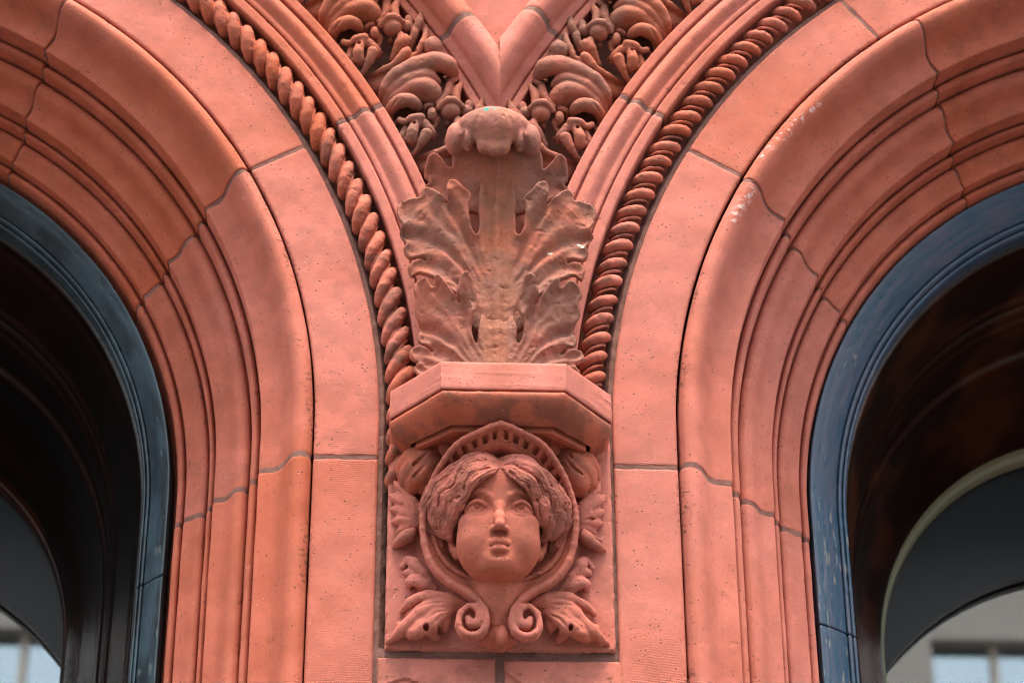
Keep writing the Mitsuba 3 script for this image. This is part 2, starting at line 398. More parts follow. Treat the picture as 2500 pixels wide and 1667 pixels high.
def facing_building():
    n = 'facing_building'
    H, Y0, X0, X1 = 12.6, -16.0, -17.5, 17.5
    W = [(x, z) for z in (0.9, 4.6, 8.1) for x in np.arange(X0 + 1.4, X1 - 1.2, 2.0)]
    from shapely.geometry import Polygon, box as sbox
    wall = sbox(X0, 0, X1, H)
    for x, z in W: wall = wall.difference(sbox(x - 0.70, z, x + 0.70, z + 2.4))
    m = trimesh.creation.extrude_polygon(wall, 0.35, engine='earcut')
    v = np.array(m.vertices); v = np.c_[v[:, 0], Y0 - 0.35 + v[:, 2], v[:, 1]]
    scene[n + '__wall'] = ply((v, np.array(m.faces)[:, ::-1]), 'pale_stone')
    scene[n + '__core'] = ply(box(X0, X1, Y0 - 8, Y0 - 0.36, 0, H), 'room_paint')
    for z in (3.7, 7.3, 12.3):
        put('cornice', ply(box(X0 - 0.1, X1 + 0.1, Y0 - 0.02, Y0 + (0.5 if z > 10 else 0.18), z, z + 0.32), 'cream_trim'), n)
    for x, z in W:
        w = put('window', ply(box(x - 0.698, x + 0.698, Y0 - 0.30, Y0 - 0.26, z + 0.002, z + 2.398), 'far_glass'), n)
        scene[w + '__frame'] = ply(join(box(x - 0.04, x + 0.04, Y0 - 0.26, Y0 - 0.20, z + 0.002, z + 2.398), box(x - 0.698, x + 0.698, Y0 - 0.26, Y0 - 0.205, z + 1.05, z + 1.13)), 'cream_trim')
    tag(n, 'pale stone building across the street with rows of tall windows and cream bands', 'building')
facing_building()

# ---------------------------------------------------------------- arches
ZB = 2.55                                        # foot of the jambs, below the frame
R_A, R_B = 1.119, 1.237                          # edge of the mouldings, edge of the flat face band
#            s (inwards from R_A), y
MOULD = [(0.0005, 0.026), (0.001, 0.008), (0.003, 0.000), (0.009, -0.0085), (0.018, -0.0115), (0.027, -0.0090), (0.036, -0.0010), (0.043, 0.012), (0.049, 0.026), (0.055, 0.040), (0.062, 0.051), (0.071, 0.058), (0.082, 0.0615), (0.095, 0.063), (0.1012, 0.0635),
         (0.1034, 0.067), (0.1036, 0.126), (0.1060, 0.127), (0.1064, 0.117), (0.1082, 0.1115), (0.1115, 0.1080), (0.1150, 0.1072), (0.1185, 0.1085), (0.1218, 0.1125), (0.1236, 0.118), (0.1240, 0.158), (0.1265, 0.159), (0.1275, 0.150), (0.131, 0.1440), (0.138, 0.1410), (0.147, 0.143), (0.155, 0.150), (0.161, 0.161),
         (0.167, 0.174), (0.174, 0.184), (0.183, 0.1895), (0.193, 0.192), (0.1978, 0.193), (0.1998, 0.196), (0.2001, 0.246), (0.2025, 0.247), (0.2030, 0.239), (0.2045, 0.2345), (0.2070, 0.2315), (0.2098, 0.2308), (0.2125, 0.2325), (0.2145, 0.2365), (0.2152, 0.242), (0.2154, 0.272), (0.2180, 0.273), (0.2190, 0.263), (0.223, 0.2585), (0.231, 0.2585),
         (0.239, 0.264), (0.247, 0.272), (0.255, 0.2775), (0.262, 0.2795), (0.2655, 0.282), (0.2662, 0.318), (0.2685, 0.3185), (0.2692, 0.312), (0.2705, 0.3065), (0.2735, 0.3030), (0.2775, 0.3022), (0.2815, 0.3045), (0.2845, 0.3100), (0.2862, 0.320), (0.2920, 0.36), (0.3040, 0.41)]
MOULD = [(s if s < 0.03 else 0.03 + (s - 0.03) * 0.935, y) for s, y in MOULD]
def smooth_profile(Q, step):
    """Arrises just rounded: one corner cut, then even points."""
    Q = np.asarray(Q, float)
    C = np.vstack([Q[:1], np.stack([0.8 * Q[:-1] + 0.2 * Q[1:], 0.2 * Q[:-1] + 0.8 * Q[1:]], 1).reshape(-1, Q.shape[1]), Q[-1:]])
    return resample(C, step)

def path_point(k, r, t):
    """Point (x, z) at radius r; t < 0: metres below the springing on the jamb, t >= 0: angle along the arch in radians. The two windows face each other across the pier."""
    cx, cz = AC[k]
    s = 1 if k == 0 else -1
    a = np.maximum(t, 0)
    return cx + s * r * np.cos(a), cz + r * np.sin(a) + np.minimum(t, 0)

def sweep(k, prof, t0, t1, step=0.0045, rref=1.0, ends=True, inset=0.0, jag=0.0, seed=0):
    """Moulded block between t0 and t1. Its ends turn a rounded corner into the joint."""
    prof = np.asarray(prof, float)
    tt = []
    if t0 < 0: tt += list(np.linspace(t0, min(t1, 0), max(2, int((min(t1, 0) - t0) / step) + 1)))
    if t1 > 0: tt += list(np.linspace(max(t0, 0), t1, max(2, int((t1 - max(t0, 0)) * rref / step) + 1)))[(1 if t0 < 0 else 0):]
    tt = np.array(tt)
    d = np.zeros(len(tt))
    if ends:
        e = 0.0010
        tt = np.r_[tt[0], tt[0], tt[0] + e, tt[0] + 2.5 * e, tt[0] + 5 * e, tt[2:-2], tt[-1] - 5 * e, tt[-1] - 2.5 * e, tt[-1] - e, tt[-1], tt[-1]]
        d = np.zeros(len(tt)); q = np.array([0.014, 0.0028, 0.0010, 0.0003, 0.0])
        d[:5] = q; d[-5:] = q[::-1]
    tg = np.gradient(prof, axis=0); tg /= np.maximum(np.linalg.norm(tg, axis=1, keepdims=True), 1e-9)
    nr, ny = tg[:, 1], -tg[:, 0]                 # normal of the profile in (r, y)
    if (ny.mean() > 0): nr, ny = -nr, -ny
    off = d[:, None] + inset
    r = prof[None, :, 0] - nr[None] * off * (d[:, None] < 0.01)
    y = prof[None, :, 1] - ny[None] * off * (d[:, None] < 0.01) + np.where(d[:, None] > 0.01, d[:, None], 0)
    t = np.repeat(tt[:, None], len(prof), 1)
    if jag:
        P = np.stack([r * 60, y * 60, np.full_like(r, seed * 3.1)], -1)
        j = (meshkit.fbm(P, 3, seed) - 0.5) * jag
        w0 = np.clip(1 - (tt - tt[0]) / 0.02, 0, 1)[:, None]; w1 = np.clip(1 - (tt[-1] - tt) / 0.02, 0, 1)[:, None]
        t = t + j * w0 - (meshkit.fbm(P + 50, 3, seed) - 0.5) * jag * w1
    x, z = path_point(k, r, t)
    P = np.stack([x, y, z], -1)
    return P

def facing(P):
    """Triangles of the grid P, wound so that it faces the street (or, on average, out of the wall)."""
    v, f = quads(P)
    n = np.cross(v[f[:, 1]] - v[f[:, 0]], v[f[:, 2]] - v[f[:, 0]])
    return v, (f[:, ::-1] if n[:, 1].sum() > 0 else f)

rad = math.radians
PMS = [smooth_profile([(R_A - s * q, y) for s, y in MOULD], 0.0026) for q in (1.0, 1.055)]
PB = smooth_profile([(R_B, 0.055), (R_B, 0.004), (R_B - 0.0012, 0.0008), (R_B - 0.004, 0.0), (R_A + 0.0055, 0.0), (R_A + 0.0032, 0.0010), (R_A + 0.0022, 0.004), (R_A + 0.0018, 0.022)], 0.0042)
JW = 0.0023                                       # half a joint
BLOCKS = {0: dict(joints=[-0.0595, rad(29.1), rad(57.2), rad(86)], band=[-0.0595, rad(29.1), rad(62), rad(90)],
                  tone=[(0.36, 0.06), (0.60, 0.16), (0.24, 0.08), (0.10, 0.2)], btone=[(0.62, 0.08), (0.90, 0.16), (0.70, 0.10), (0.3, 0.2)]),
          1: dict(joints=[-0.0685, rad(29.3), rad(57.0), rad(86)], band=[-0.0685, rad(29.7), rad(52.6), rad(84)],
                  tone=[(0.92, 0.10), (0.72, 0.10), (0.52, 0.12), (0.25, 0.2)], btone=[(0.95, 0.08), (0.92, 0.12), (0.60, 0.10), (0.75, 0.1)])}
TEND = rad(118)
for k, n in ((0, 'window_arch'), (1, 'window_arch_001')):
    B = BLOCKS[k]
    for kind, prof, js, tones in (('moulded_block', PMS[k], B['joints'], B['tone']), ('face_block', PB, B['band'], B['btone'])):
        e = [ZB - AC[k][1]] + js + [TEND]
        for i in range(len(e) - 1):
            hid = i >= 3
            w = JW * (1.4 if i < 2 else 1.0)
            a, b = e[i] + (w if i else 0), e[i + 1] - JW * (1.4 if i < 1 else 1.0)
            P = sweep(k, prof, a, b, step=0.012 if hid else 0.0045, jag=0.0034 if kind == 'face_block' else 0.0046, seed=i + 7 * k)
            if kind == 'moulded_block': P = P + np.random.default_rng(31 * k + i).normal(0, 1, 3) * [0.0016, 0.0018, 0.0]
            to, di = tones[min(i, len(tones) - 1)]
            vf = weather(facing(P), 0.0005 if kind == 'face_block' else 0.0009, 13, chip=0.0004 if kind == 'face_block' else 0.0012, seed=i + 20 * k)
            put(kind, clay(vf, to, di, mat='combed_terracotta'), n)
        for i, j in enumerate(js):
            P = sweep(k, prof, j - JW * 3.2, j + JW * 3.2, step=0.002, ends=False, inset=0.0014 if i < 1 else 0.0018)
            put('mortar_joint', ply(weather(facing(P), 0.0010, 60, seed=i), 'mortar', smooth=True), n)
tag('window_arch', 'orange terracotta window arch of stepped mouldings to the left of the carved pier', 'window arch')
tag('window_arch_001', 'pink terracotta window arch with white bloom on its outer roll, right of the carved pier', 'window arch')
for k in (0, 1):
    x, z = AC[k]

# wall behind everything, cut away for the two windows
from shapely.geometry import Polygon, box as sbox
def opening(k, r, zb=0.3):
    cx, cz = AC[k]
    a = np.linspace(0, PI, 97)
    return Polygon([(cx + r, zb)] + list(zip(cx + r * np.cos(a), cz + r * np.sin(a))) + [(cx - r, zb)])
def slab(poly, y0, y1):
    out = []
    for g in getattr(poly, 'geoms', [poly]):
        m = trimesh.creation.extrude_polygon(g, y1 - y0, engine='earcut')
        v = np.array(m.vertices)
        out.append((np.c_[v[:, 0], y0 + v[:, 2], v[:, 1]], np.array(m.faces)[:, ::-1]))
    return join(*out)
full = sbox(-4.2, 0, 4.2, 7.5)
inner = full.difference(opening(0, 0.822)).difference(opening(1, 0.822))
outer = full.difference(opening(0, R_A + 0.012)).difference(opening(1, R_A + 0.012))
put('masonry_core', clay(slab(inner, 0.405, 1.75), 0.4, 0.3, smooth=30), 'brick_wall')
put('rear_bed', ply(slab(outer, 0.052, 0.404), 'mortar'), 'brick_wall')
far = outer.difference(opening(0, 1.72)).difference(opening(1, 1.72)).difference(sbox(-0.45, 0, 0.45, 4.9))
far = far.difference(sbox(-1.46 - 1.72, 0, -1.46 + 1.72, 3.53)).difference(sbox(1.44 - 1.72, 0, 1.44 + 1.72, 3.53))
put('facing', clay(slab(far, -0.004, 0.05), 0.5, 0.2, smooth=30), 'brick_wall')
tag('brick_wall', 'thick red wall behind the arches and the carving', 'wall')

# mortar bed that fills the gap between the flat face bands and the carved work of the pier
for k in (0, 1):
    P = sweep(k, resample([(R_B - 0.004, 0.007), (1.2385, 0.0065), (1.2455, 0.0070), (1.2480, 0.012), (1.256, 0.024)], 0.002), ZB - AC[k][1], TEND, step=0.004, ends=False)
    put('mortar_joint', ply(weather(facing(P), 0.0022, 45, seed=k), 'mortar', smooth=True), 'window_arch' if k == 0 else 'window_arch_001')

# ---------------------------------------------------------------- rope mouldings
def twist_mesh(k, s0, seed, step=0.0415):
    """One strand of the rope: a fat coil across the front with a thin cord beside it."""
    rr = np.random.default_rng(seed)
    RC, yc = 1.2775, 0.008
    out = []
    for rad_, rho, shift, n in ((0.0122 if k == 0 else 0.0100, 0.0175, 0.0, 15), (0.0036 if k == 0 else 0.0028, 0.0172, 0.52, 11)):
        th = np.linspace(-1.9, 1.9, n)
        j = rr.normal(0, 0.0008, 3)
        lead = 0.031 if k == 0 else -0.016
        s = s0 + shift * step + lead * np.sin(th * 0.8) / np.sin(1.52) * 1.0 + j[0]
        r = RC + rho * np.sin(th) * 1.08
        y = yc - (rho + j[1]) * np.cos(th) * 1.05
        a = s / RC
        tt = np.where(a < 0, s, a)
        x, z = path_point(k, r, tt)
        C = np.c_[x, y, z]
        R = rad_ * (0.35 + 0.65 * np.clip(np.cos(th * 0.78), 0, 1) ** 0.5) * (1 + rr.normal(0, 0.04))
        out.append((C, R))
    return out
for k, n in ((0, 'rope_moulding'), (1, 'rope_moulding_001')):
    P = sweep(k, resample([(1.249, 0.03), (1.256, 0.026), (1.277, 0.025), (1.300, 0.026), (1.308, 0.03)], 0.004), -0.55, TEND, step=0.006, ends=False)
    put('bed', clay(weather(facing(P), 0.0012, 40), 0.25, 0.95), n)
    smax = 1.2775 * rad(60)
    for i in range(-2, int(smax / 0.0415) + 1):
        s = i * 0.0415 + (0.006 if k == 0 else 0.021)
        low = s < 1.2775 * rad(29.5)
        sc = Sculpt(0.0015, 0.0015)
        for C, R in twist_mesh(k, s, 100 * k + i + 10): sc.tube(C, R, n=3)
        v, f = weather(sc.build(), 0.0017, 55, chip=0.0016, seed=i)
        g = np.random.default_rng(i + 60 * k + 9).uniform(-0.15, 0.2, 2)
        put('strand', clay((v, f), (0.40 if low else 0.30) + g[0], max(0, (0.55 if low else 0.25) + g[1])), n)
tag('rope_moulding', 'twisted rope moulding curving up between the left flat arch band and the left reeded band', 'rope moulding')
tag('rope_moulding_001', 'twisted rope moulding curving up beside the right flat arch band', 'rope moulding')

# ---------------------------------------------------------------- reeded bands inside the ropes
REED = smooth_profile([(1.3085, 0.03), (1.3085, -0.018), (1.310, -0.0205), (1.328, -0.0205), (1.3295, -0.019), (1.3300, -0.010), (1.3325, -0.010), (1.3330, -0.017), (1.335, -0.0185), (1.342, -0.0190), (1.344, -0.0170),
                       (1.3455, -0.0150), (1.350, -0.0185), (1.356, -0.0240), (1.363, -0.0275), (1.369, -0.0275), (1.376, -0.0240), (1.382, -0.0165), (1.3855, -0.0085), (1.387, -0.0085), (1.3875, -0.017), (1.389, -0.0190), (1.4065, -0.0190), (1.408, -0.0175), (1.4085, 0.034)], 0.0030)
for k, n in ((0, 'reeded_band'), (1, 'reeded_band_001')):
    j = rad(29.3) if k == 0 else rad(31.0)
    e = [-0.05, j, rad(58.5), rad(88)]
    for i in range(3):
        P = sweep(k, REED, e[i] + (0.003 if i else 0), e[i + 1] - 0.003, rref=1.36, jag=0.002, seed=i + 3 * k, step=0.0045 if i < 2 else 0.012)
        put('reeded_block', clay(weather(facing(P), 0.0008, 16, chip=0.0014, seed=i + k), *([(0.85, 0.12), (0.42, 0.10), (0.3, 0.1)][i] if k == 0 else [(0.88, 0.14), (0.62, 0.12), (0.5, 0.1)][i])), n)
    for q in e[1:3]:
        P = sweep(k, REED, q - 0.006, q + 0.006, step=0.002, rref=1.36, ends=False, inset=0.0012)
        put('mortar_joint', ply(weather(facing(P), 0.0012, 70), 'mortar', smooth=True), n)
tag('reeded_band', 'reeded terracotta band rising leftwards from the acanthus leaf', 'moulding')
tag('reeded_band_001', 'reeded terracotta band rising rightwards from the acanthus leaf', 'moulding')

# ---------------------------------------------------------------- hood mouldings that meet in a V above the leaf
HOOD = smooth_profile([(1.5685, 0.040), (1.5685, -0.004), (1.570, -0.0065), (1.5835, -0.0065), (1.585, -0.005), (1.5855, 0.003), (1.588, 0.003), (1.5885, -0.005), (1.590, -0.0075), (1.602, -0.010), (1.604, -0.012), (1.6055, -0.010), (1.607, -0.014),
                       (1.611, -0.026), (1.619, -0.0395), (1.630, -0.048), (1.642, -0.050), (1.654, -0.046), (1.665, -0.0365), (1.673, -0.022), (1.676, -0.006), (1.677, 0.012)], 0.0030)
for k, n in ((0, 'hood_moulding'), (1, 'hood_moulding_001')):
    ax = AC[k][0]
    e = [rad(20), rad(32.6) if k == 0 else rad(33.4), rad(62)]
    for i in range(2):
        P = sweep(k, HOOD, e[i] + (0.0028 if i else 0), e[i + 1] - 0.0028, rref=1.62, jag=0.0016, seed=i + k, ends=(i > 0 or True), step=0.004)
        v, f = facing(P)
        keep = (v[f][:, :, 0].mean(1) < 0.0006) if k == 0 else (v[f][:, :, 0].mean(1) > -0.0006)     # mitred on the pier's axis
        f = f[keep]; u, inv = np.unique(f, return_inverse=True); v, f = v[u], inv.reshape(-1, 3)
        put('hood_block', clay(weather((v, f), 0.0007, 20, chip=0.0012, seed=i), 0.97 if i == 0 else (0.55 if k == 0 else 0.95), 0.12), n)
    P = sweep(k, HOOD, e[1] - 0.006, e[1] + 0.006, step=0.002, rref=1.62, ends=False, inset=0.0014)
    put('mortar_joint', ply(weather(facing(P), 0.0012, 70), 'mortar', smooth=True), n)
tag('hood_moulding', 'round pink hood moulding forming the left arm of the V above the curled leaf tip', 'moulding')
tag('hood_moulding_001', 'round pink hood moulding forming the right arm of the V above the curled leaf tip', 'moulding')
# plain panel between the arms of the V
tri = sbox(-1.2, 4.2, 1.2, 5.2).difference(opening(0, 1.672)).difference(opening(1, 1.672))
put('field', clay(weather(slab(tri, 0.004, 0.048), 0.0003, 10), 0.95, 0.15, smooth=30), 'spandrel_panel')
tag('spandrel_panel', 'smooth pink panel between the two arms of the V', 'panel')

# ---------------------------------------------------------------- windows
CAS = smooth_profile([(0.838, 0.40), (0.8345, 0.345), (0.833, 0.288), (0.831, 0.281), (0.790, 0.304), (0.7545, 0.330), (0.7525, 0.334), (0.7515, 0.342), (0.7495, 0.342), (0.7490, 0.334), (0.747, 0.3325), (0.7400, 0.3350), (0.7375, 0.340), (0.7370, 0.354),
                      (0.7355, 0.354), (0.7350, 0.346), (0.7325, 0.344), (0.7260, 0.347), (0.7240, 0.352), (0.7230, 0.392)], 0.003) + [0, 0.034]
LIN = smooth_profile([(0.7235, 0.418), (0.715, 0.423), (0.7135, 0.430), (0.7125, 0.445), (0.7105, 0.452), (0.7090, 0.465), (0.7085, 0.60), (0.7030, 0.604), (0.6970, 0.615), (0.6975, 0.628), (0.7010, 0.634), (0.6930, 0.642), (0.6870, 0.654), (0.6880, 0.664), (0.6920, 0.668),
                      (0.6840, 0.676), (0.6790, 0.687), (0.6800, 0.697), (0.6830, 0.703), (0.6780, 0.712), (0.6740, 0.730), (0.6730, 0.80), (0.6500, 0.82), (0.640, 0.90), (0.600, 0.99), (0.560, 1.055), (0.548, 1.078)], 0.006)
for k, n in ((0, 'arched_window'), (1, 'arched_window_001')):
    paint, dark = ('blue_paint', 'black_wood') if k == 0 else ('blue_paint_worn', 'brown_wood')
    j = -0.155 if k == 0 else -0.235
    z0 = ZB - AC[k][1]
    cas = np.c_[np.interp(CAS[:, 0], [0.72, 0.757, 0.838], [[0.775, 0.797, 0.838], [0.742, 0.771, 0.832]][k]), CAS[:, 1]]
    lin = np.c_[LIN[:, 0] + np.clip((0.60 - LIN[:, 1]) / 0.16, 0, 1) * (0.0205 if k else 0.053), LIN[:, 1]]
    for i, (a, b) in enumerate(((z0, j - 0.0008), (j + 0.0008, TEND))):
        P = sweep(k, cas, a, b, step=0.006, rref=0.8)
        put('casing', ply(weather(facing(P), 0.0007, 35, chip=0.0014, seed=i), paint, smooth=True), n)
    P = sweep(k, lin, z0, TEND, step=0.012, rref=0.75, ends=False)
    v, f = quads(P); put('lining', ply((v, f), dark, smooth=40), n)
    P = sweep(k, smooth_profile([(0.5480, 1.080), (0.5455, 1.105), (0.5420, 1.110), (0.5350, 1.112), (0.532, 1.125), (0.531, 1.15)], 0.003), z0, TEND, step=0.012, rref=0.6, ends=False)
    v, f = quads(P); put('glazing_bead', ply((v, f), 'olive_paint' if k else 'brown_wood', smooth=40), n)
    cx, cz = AC[k]
    a = np.linspace(0, PI, 65)
    low = Polygon([(cx + 0.657, 2.2)] + list(zip(cx + 0.657 * np.cos(a), cz - 0.40 + 0.657 * np.sin(a))) + [(cx - 0.657, 2.2)])
    put('tympanum', ply(slab(opening(k, 0.540, 2.3).difference(low), 1.16, 1.19), 'dark_board'), n)
    g = opening(k, 0.56, 2.3)
    m = trimesh.creation.triangulate_polygon(g, engine='earcut')
    vv, ff = np.asarray(m[0]), np.asarray(m[1])
    put('pane', ply((np.c_[vv[:, 0], np.full(len(vv), 1.205), vv[:, 1]], ff), 'window_glass'), n)
    put('transom', ply(box(cx - 0.55, cx + 0.55, 1.13, 1.20, 3.345, 3.392, 0.006), 'black_wood', smooth=30), n)
    put('room', ply(join(box(cx - 1.2, cx + 1.2, 4.0, 4.1, 0.3, 5.5), box(cx - 1.25, cx - 1.2, 1.76, 4.1, 0.3, 5.5), box(cx + 1.2, cx + 1.25, 1.76, 4.1, 0.3, 5.5), box(cx - 1.25, cx + 1.25, 1.76, 4.1, 5.5, 5.6), box(cx - 1.25, cx + 1.25, 1.76, 4.1, 0.2, 0.3)), 'room_paint'), n)
tag('arched_window', 'arched window with slate blue casing and black lining under the left arch', 'window')
tag('arched_window_001', 'arched window with flaking blue casing and brown lining under the right arch', 'window')

# ---------------------------------------------------------------- corbel shelf (half an octagon in plan)
YC = 0.067
def octa(prof):
    """Mouldings run round a half octagon; prof: (half width at the wall, half width of the front, depth, z)."""
    P = []
    for hw, fw, d, z in prof:
        P.append([(-hw, 0.03, z), (-hw, -YC, z), (-fw, -d - YC + 0.012, z), (fw, -d - YC + 0.012, z), (hw, -YC, z), (hw, 0.03, z)])
    P = np.array(P, float)
    out = []
    for k in range(P.shape[1] - 1):                       # each facet a fine grid of its own: crisp corners
        seg = np.linspace(0, 1, max(2, int(np.linalg.norm(P[0, k + 1] - P[0, k]) / 0.004)))[None, :, None]
        g = P[:, k:k + 1] * (1 - seg) + P[:, k + 1:k + 2] * seg
        out.append(quads(g))
    return join(*out)
def oct_prof(L):
    return smooth_profile(L, 0.0028)
x0 = -0.001
SH = [(0.02, 0.01, 0.03, 3.5905), (0.1935, 0.1070, 0.1230, 3.5895), (0.1955, 0.1088, 0.1262, 3.5875), (0.1965, 0.1092, 0.1275, 3.584), (0.1968, 0.1075, 0.1300, 3.536), (0.1955, 0.1066, 0.1290, 3.534), (0.1925, 0.1040, 0.1255, 3.5335)]
CY = [(0.1900, 0.1030, 0.1245, 3.5345), (0.1900, 0.1030, 0.1245, 3.5300), (0.1935, 0.1052, 0.1290, 3.5290), (0.1958, 0.1066, 0.1318, 3.5260), (0.1960, 0.1066, 0.1320, 3.5225), (0.1945, 0.1058, 0.1300, 3.5160), (0.1885, 0.1034, 0.1225, 3.5060), (0.1790, 0.0990, 0.1110, 3.4960),
      (0.1690, 0.0945, 0.1000, 3.4890), (0.1615, 0.0912, 0.0925, 3.4850), (0.1590, 0.0900, 0.0900, 3.4835), (0.1575, 0.0892, 0.0885, 3.4840), (0.1570, 0.0890, 0.0880, 3.4920)]
FI = [(0.1500, 0.0855, 0.0800, 3.4900), (0.1500, 0.0855, 0.0800, 3.4775), (0.1480, 0.0843, 0.0780, 3.4760), (0.1330, 0.0760, 0.0630, 3.4755), (0.1320, 0.0755, 0.0620, 3.4850), (0.02, 0.01, 0.0, 3.4710)]
def shift(vf, dx): return np.asarray(vf[0]) + [dx, 0, -0.0275], vf[1]
put('slab', clay(weather(shift(octa(oct_prof(SH)), x0), 0.0008, 22, chip=0.0020, seed=3), 0.95, 0.16, smooth=28), 'corbel_shelf')
put('cavetto', clay(weather(shift(octa(oct_prof(CY)), x0), 0.0007, 22, chip=0.0010, seed=4), 0.30, 0.55, smooth=28), 'corbel_shelf')  # browner, darker clay values paint in the shade under the shelf
put('fillet', clay(weather(shift(octa(oct_prof(FI)), x0), 0.0005, 22, seed=5), 0.30, 0.30, smooth=28), 'corbel_shelf')
tag('corbel_shelf', 'half octagonal terracotta shelf between the carved face and the acanthus leaf', 'shelf')

# ---------------------------------------------------------------- brick pier under the portrait panel
def brick(x0, x1, z0, z1, seed, notch=None):
    n, m = max(3, int((x1 - x0) / 0.003)), max(3, int((z1 - z0) / 0.003))
    X, Z = np.meshgrid(np.linspace(x0, x1, n), np.linspace(z0, z1, m), indexing='ij')
    r = 0.004
    e = np.minimum(np.minimum(X - x0, x1 - X), np.minimum(Z - z0, z1 - Z))
    Y = np.where(e < r, r - np.sqrt(np.maximum(r * r - (r - e)**2, 0)), 0.0)
    if notch is not None:
        for (ax, az, bx, bz, w) in notch:                 # broken edge: the piece under the line a-b is gone
            c = (bx - ax) * (Z - az) - (bz - az) * (X - ax)
            c = c / math.hypot(bx - ax, bz - az) + 0.003 * (meshkit.fbm(np.stack([X * 150, Z * 150, X * 0], -1), 3) - 0.5)
            Y = np.maximum(Y, w * np.clip(-c / 0.004, 0, 1) * np.clip((X - min(ax, bx)) / 0.003 + 1, 0, 1) * np.clip((max(ax, bx) - X) / 0.003 + 1, 0, 1))
    P = np.stack([X, Y, Z], -1)
    v, f = facing(P)
    S = join((v, f), box(x0 + 0.001, x1 - 0.001, 0.0045, 0.07, z0 + 0.001, z1 - 0.001))
    v, f = S
    v2, _ = weather((v[:n * m], f[(f < n * m).all(1)]), 0.0010, 30, chip=0.002, seed=seed)
    return np.vstack([v2, v[n * m:]]), f
zb = [(-0.0151, 3.0857)]
zt = zb[0][1]
put('brick', clay(brick(-0.209, -0.0085, zt - 0.058, zt, 1, [(-0.209, zt - 0.052, -0.160, zt - 0.038, 0.012), (-0.160, zt - 0.038, -0.125, zt - 0.048, 0.012)]), 0.92, 0.26, smooth=35), 'brick_pier')
put('brick', clay(brick(0.0065, 0.2085, zt - 0.0545, zt - 0.003, 2, [(0.006, zt - 0.022, 0.045, zt - 0.052, 0.014)]), 0.85, 0.20, smooth=35), 'brick_pier')
for i, (a, b) in enumerate(((-0.209, -0.113), (-0.103, 0.102), (0.112, 0.209))):
    put('brick', clay(brick(a, b, zt - 0.126, zt - 0.069, 3 + i), 0.8, 0.2, smooth=35), 'brick_pier')
X, Z = np.meshgrid(np.linspace(-0.212, 0.212, 150), np.linspace(2.55, zt + 0.018, 200), indexing='ij')
put('mortar_joint', ply(weather(facing(np.stack([X, np.full_like(X, 0.0055), Z], -1)), 0.0024, 55, seed=2), 'mortar', smooth=True), 'brick_pier')
tag('brick_pier', 'narrow brick pier with a broken edge below the carved face panel', 'pier')

# ---------------------------------------------------------------- portrait panel
PP = 'portrait_panel'
X, Z = np.meshgrid(np.linspace(-0.198, 0.198, 160), np.linspace(3.098, 3.50, 170), indexing='ij')
e = np.minimum(np.minimum(X + 0.198, 0.198 - X), Z - 3.098)
e = e + 0.004 * (meshkit.fbm(np.stack([X * 60, Z * 60, X * 0], -1), 3) - 0.5)
Y = -0.004 + np.where(e < 0.006, 0.009 - np.sqrt(np.maximum(0.006**2 - (0.006 - np.maximum(e, 0))**2, 0)) * 1.5, 0.0) + 0.003 * (meshkit.fbm(np.stack([X * 20, Z * 20, X * 0], -1), 3) - 0.5)
put('slab', clay(weather(facing(np.stack([X, Y, Z], -1)), 0.0006, 60, chip=0.0018), 0.86, 0.15), PP)
AXP = -0.0045

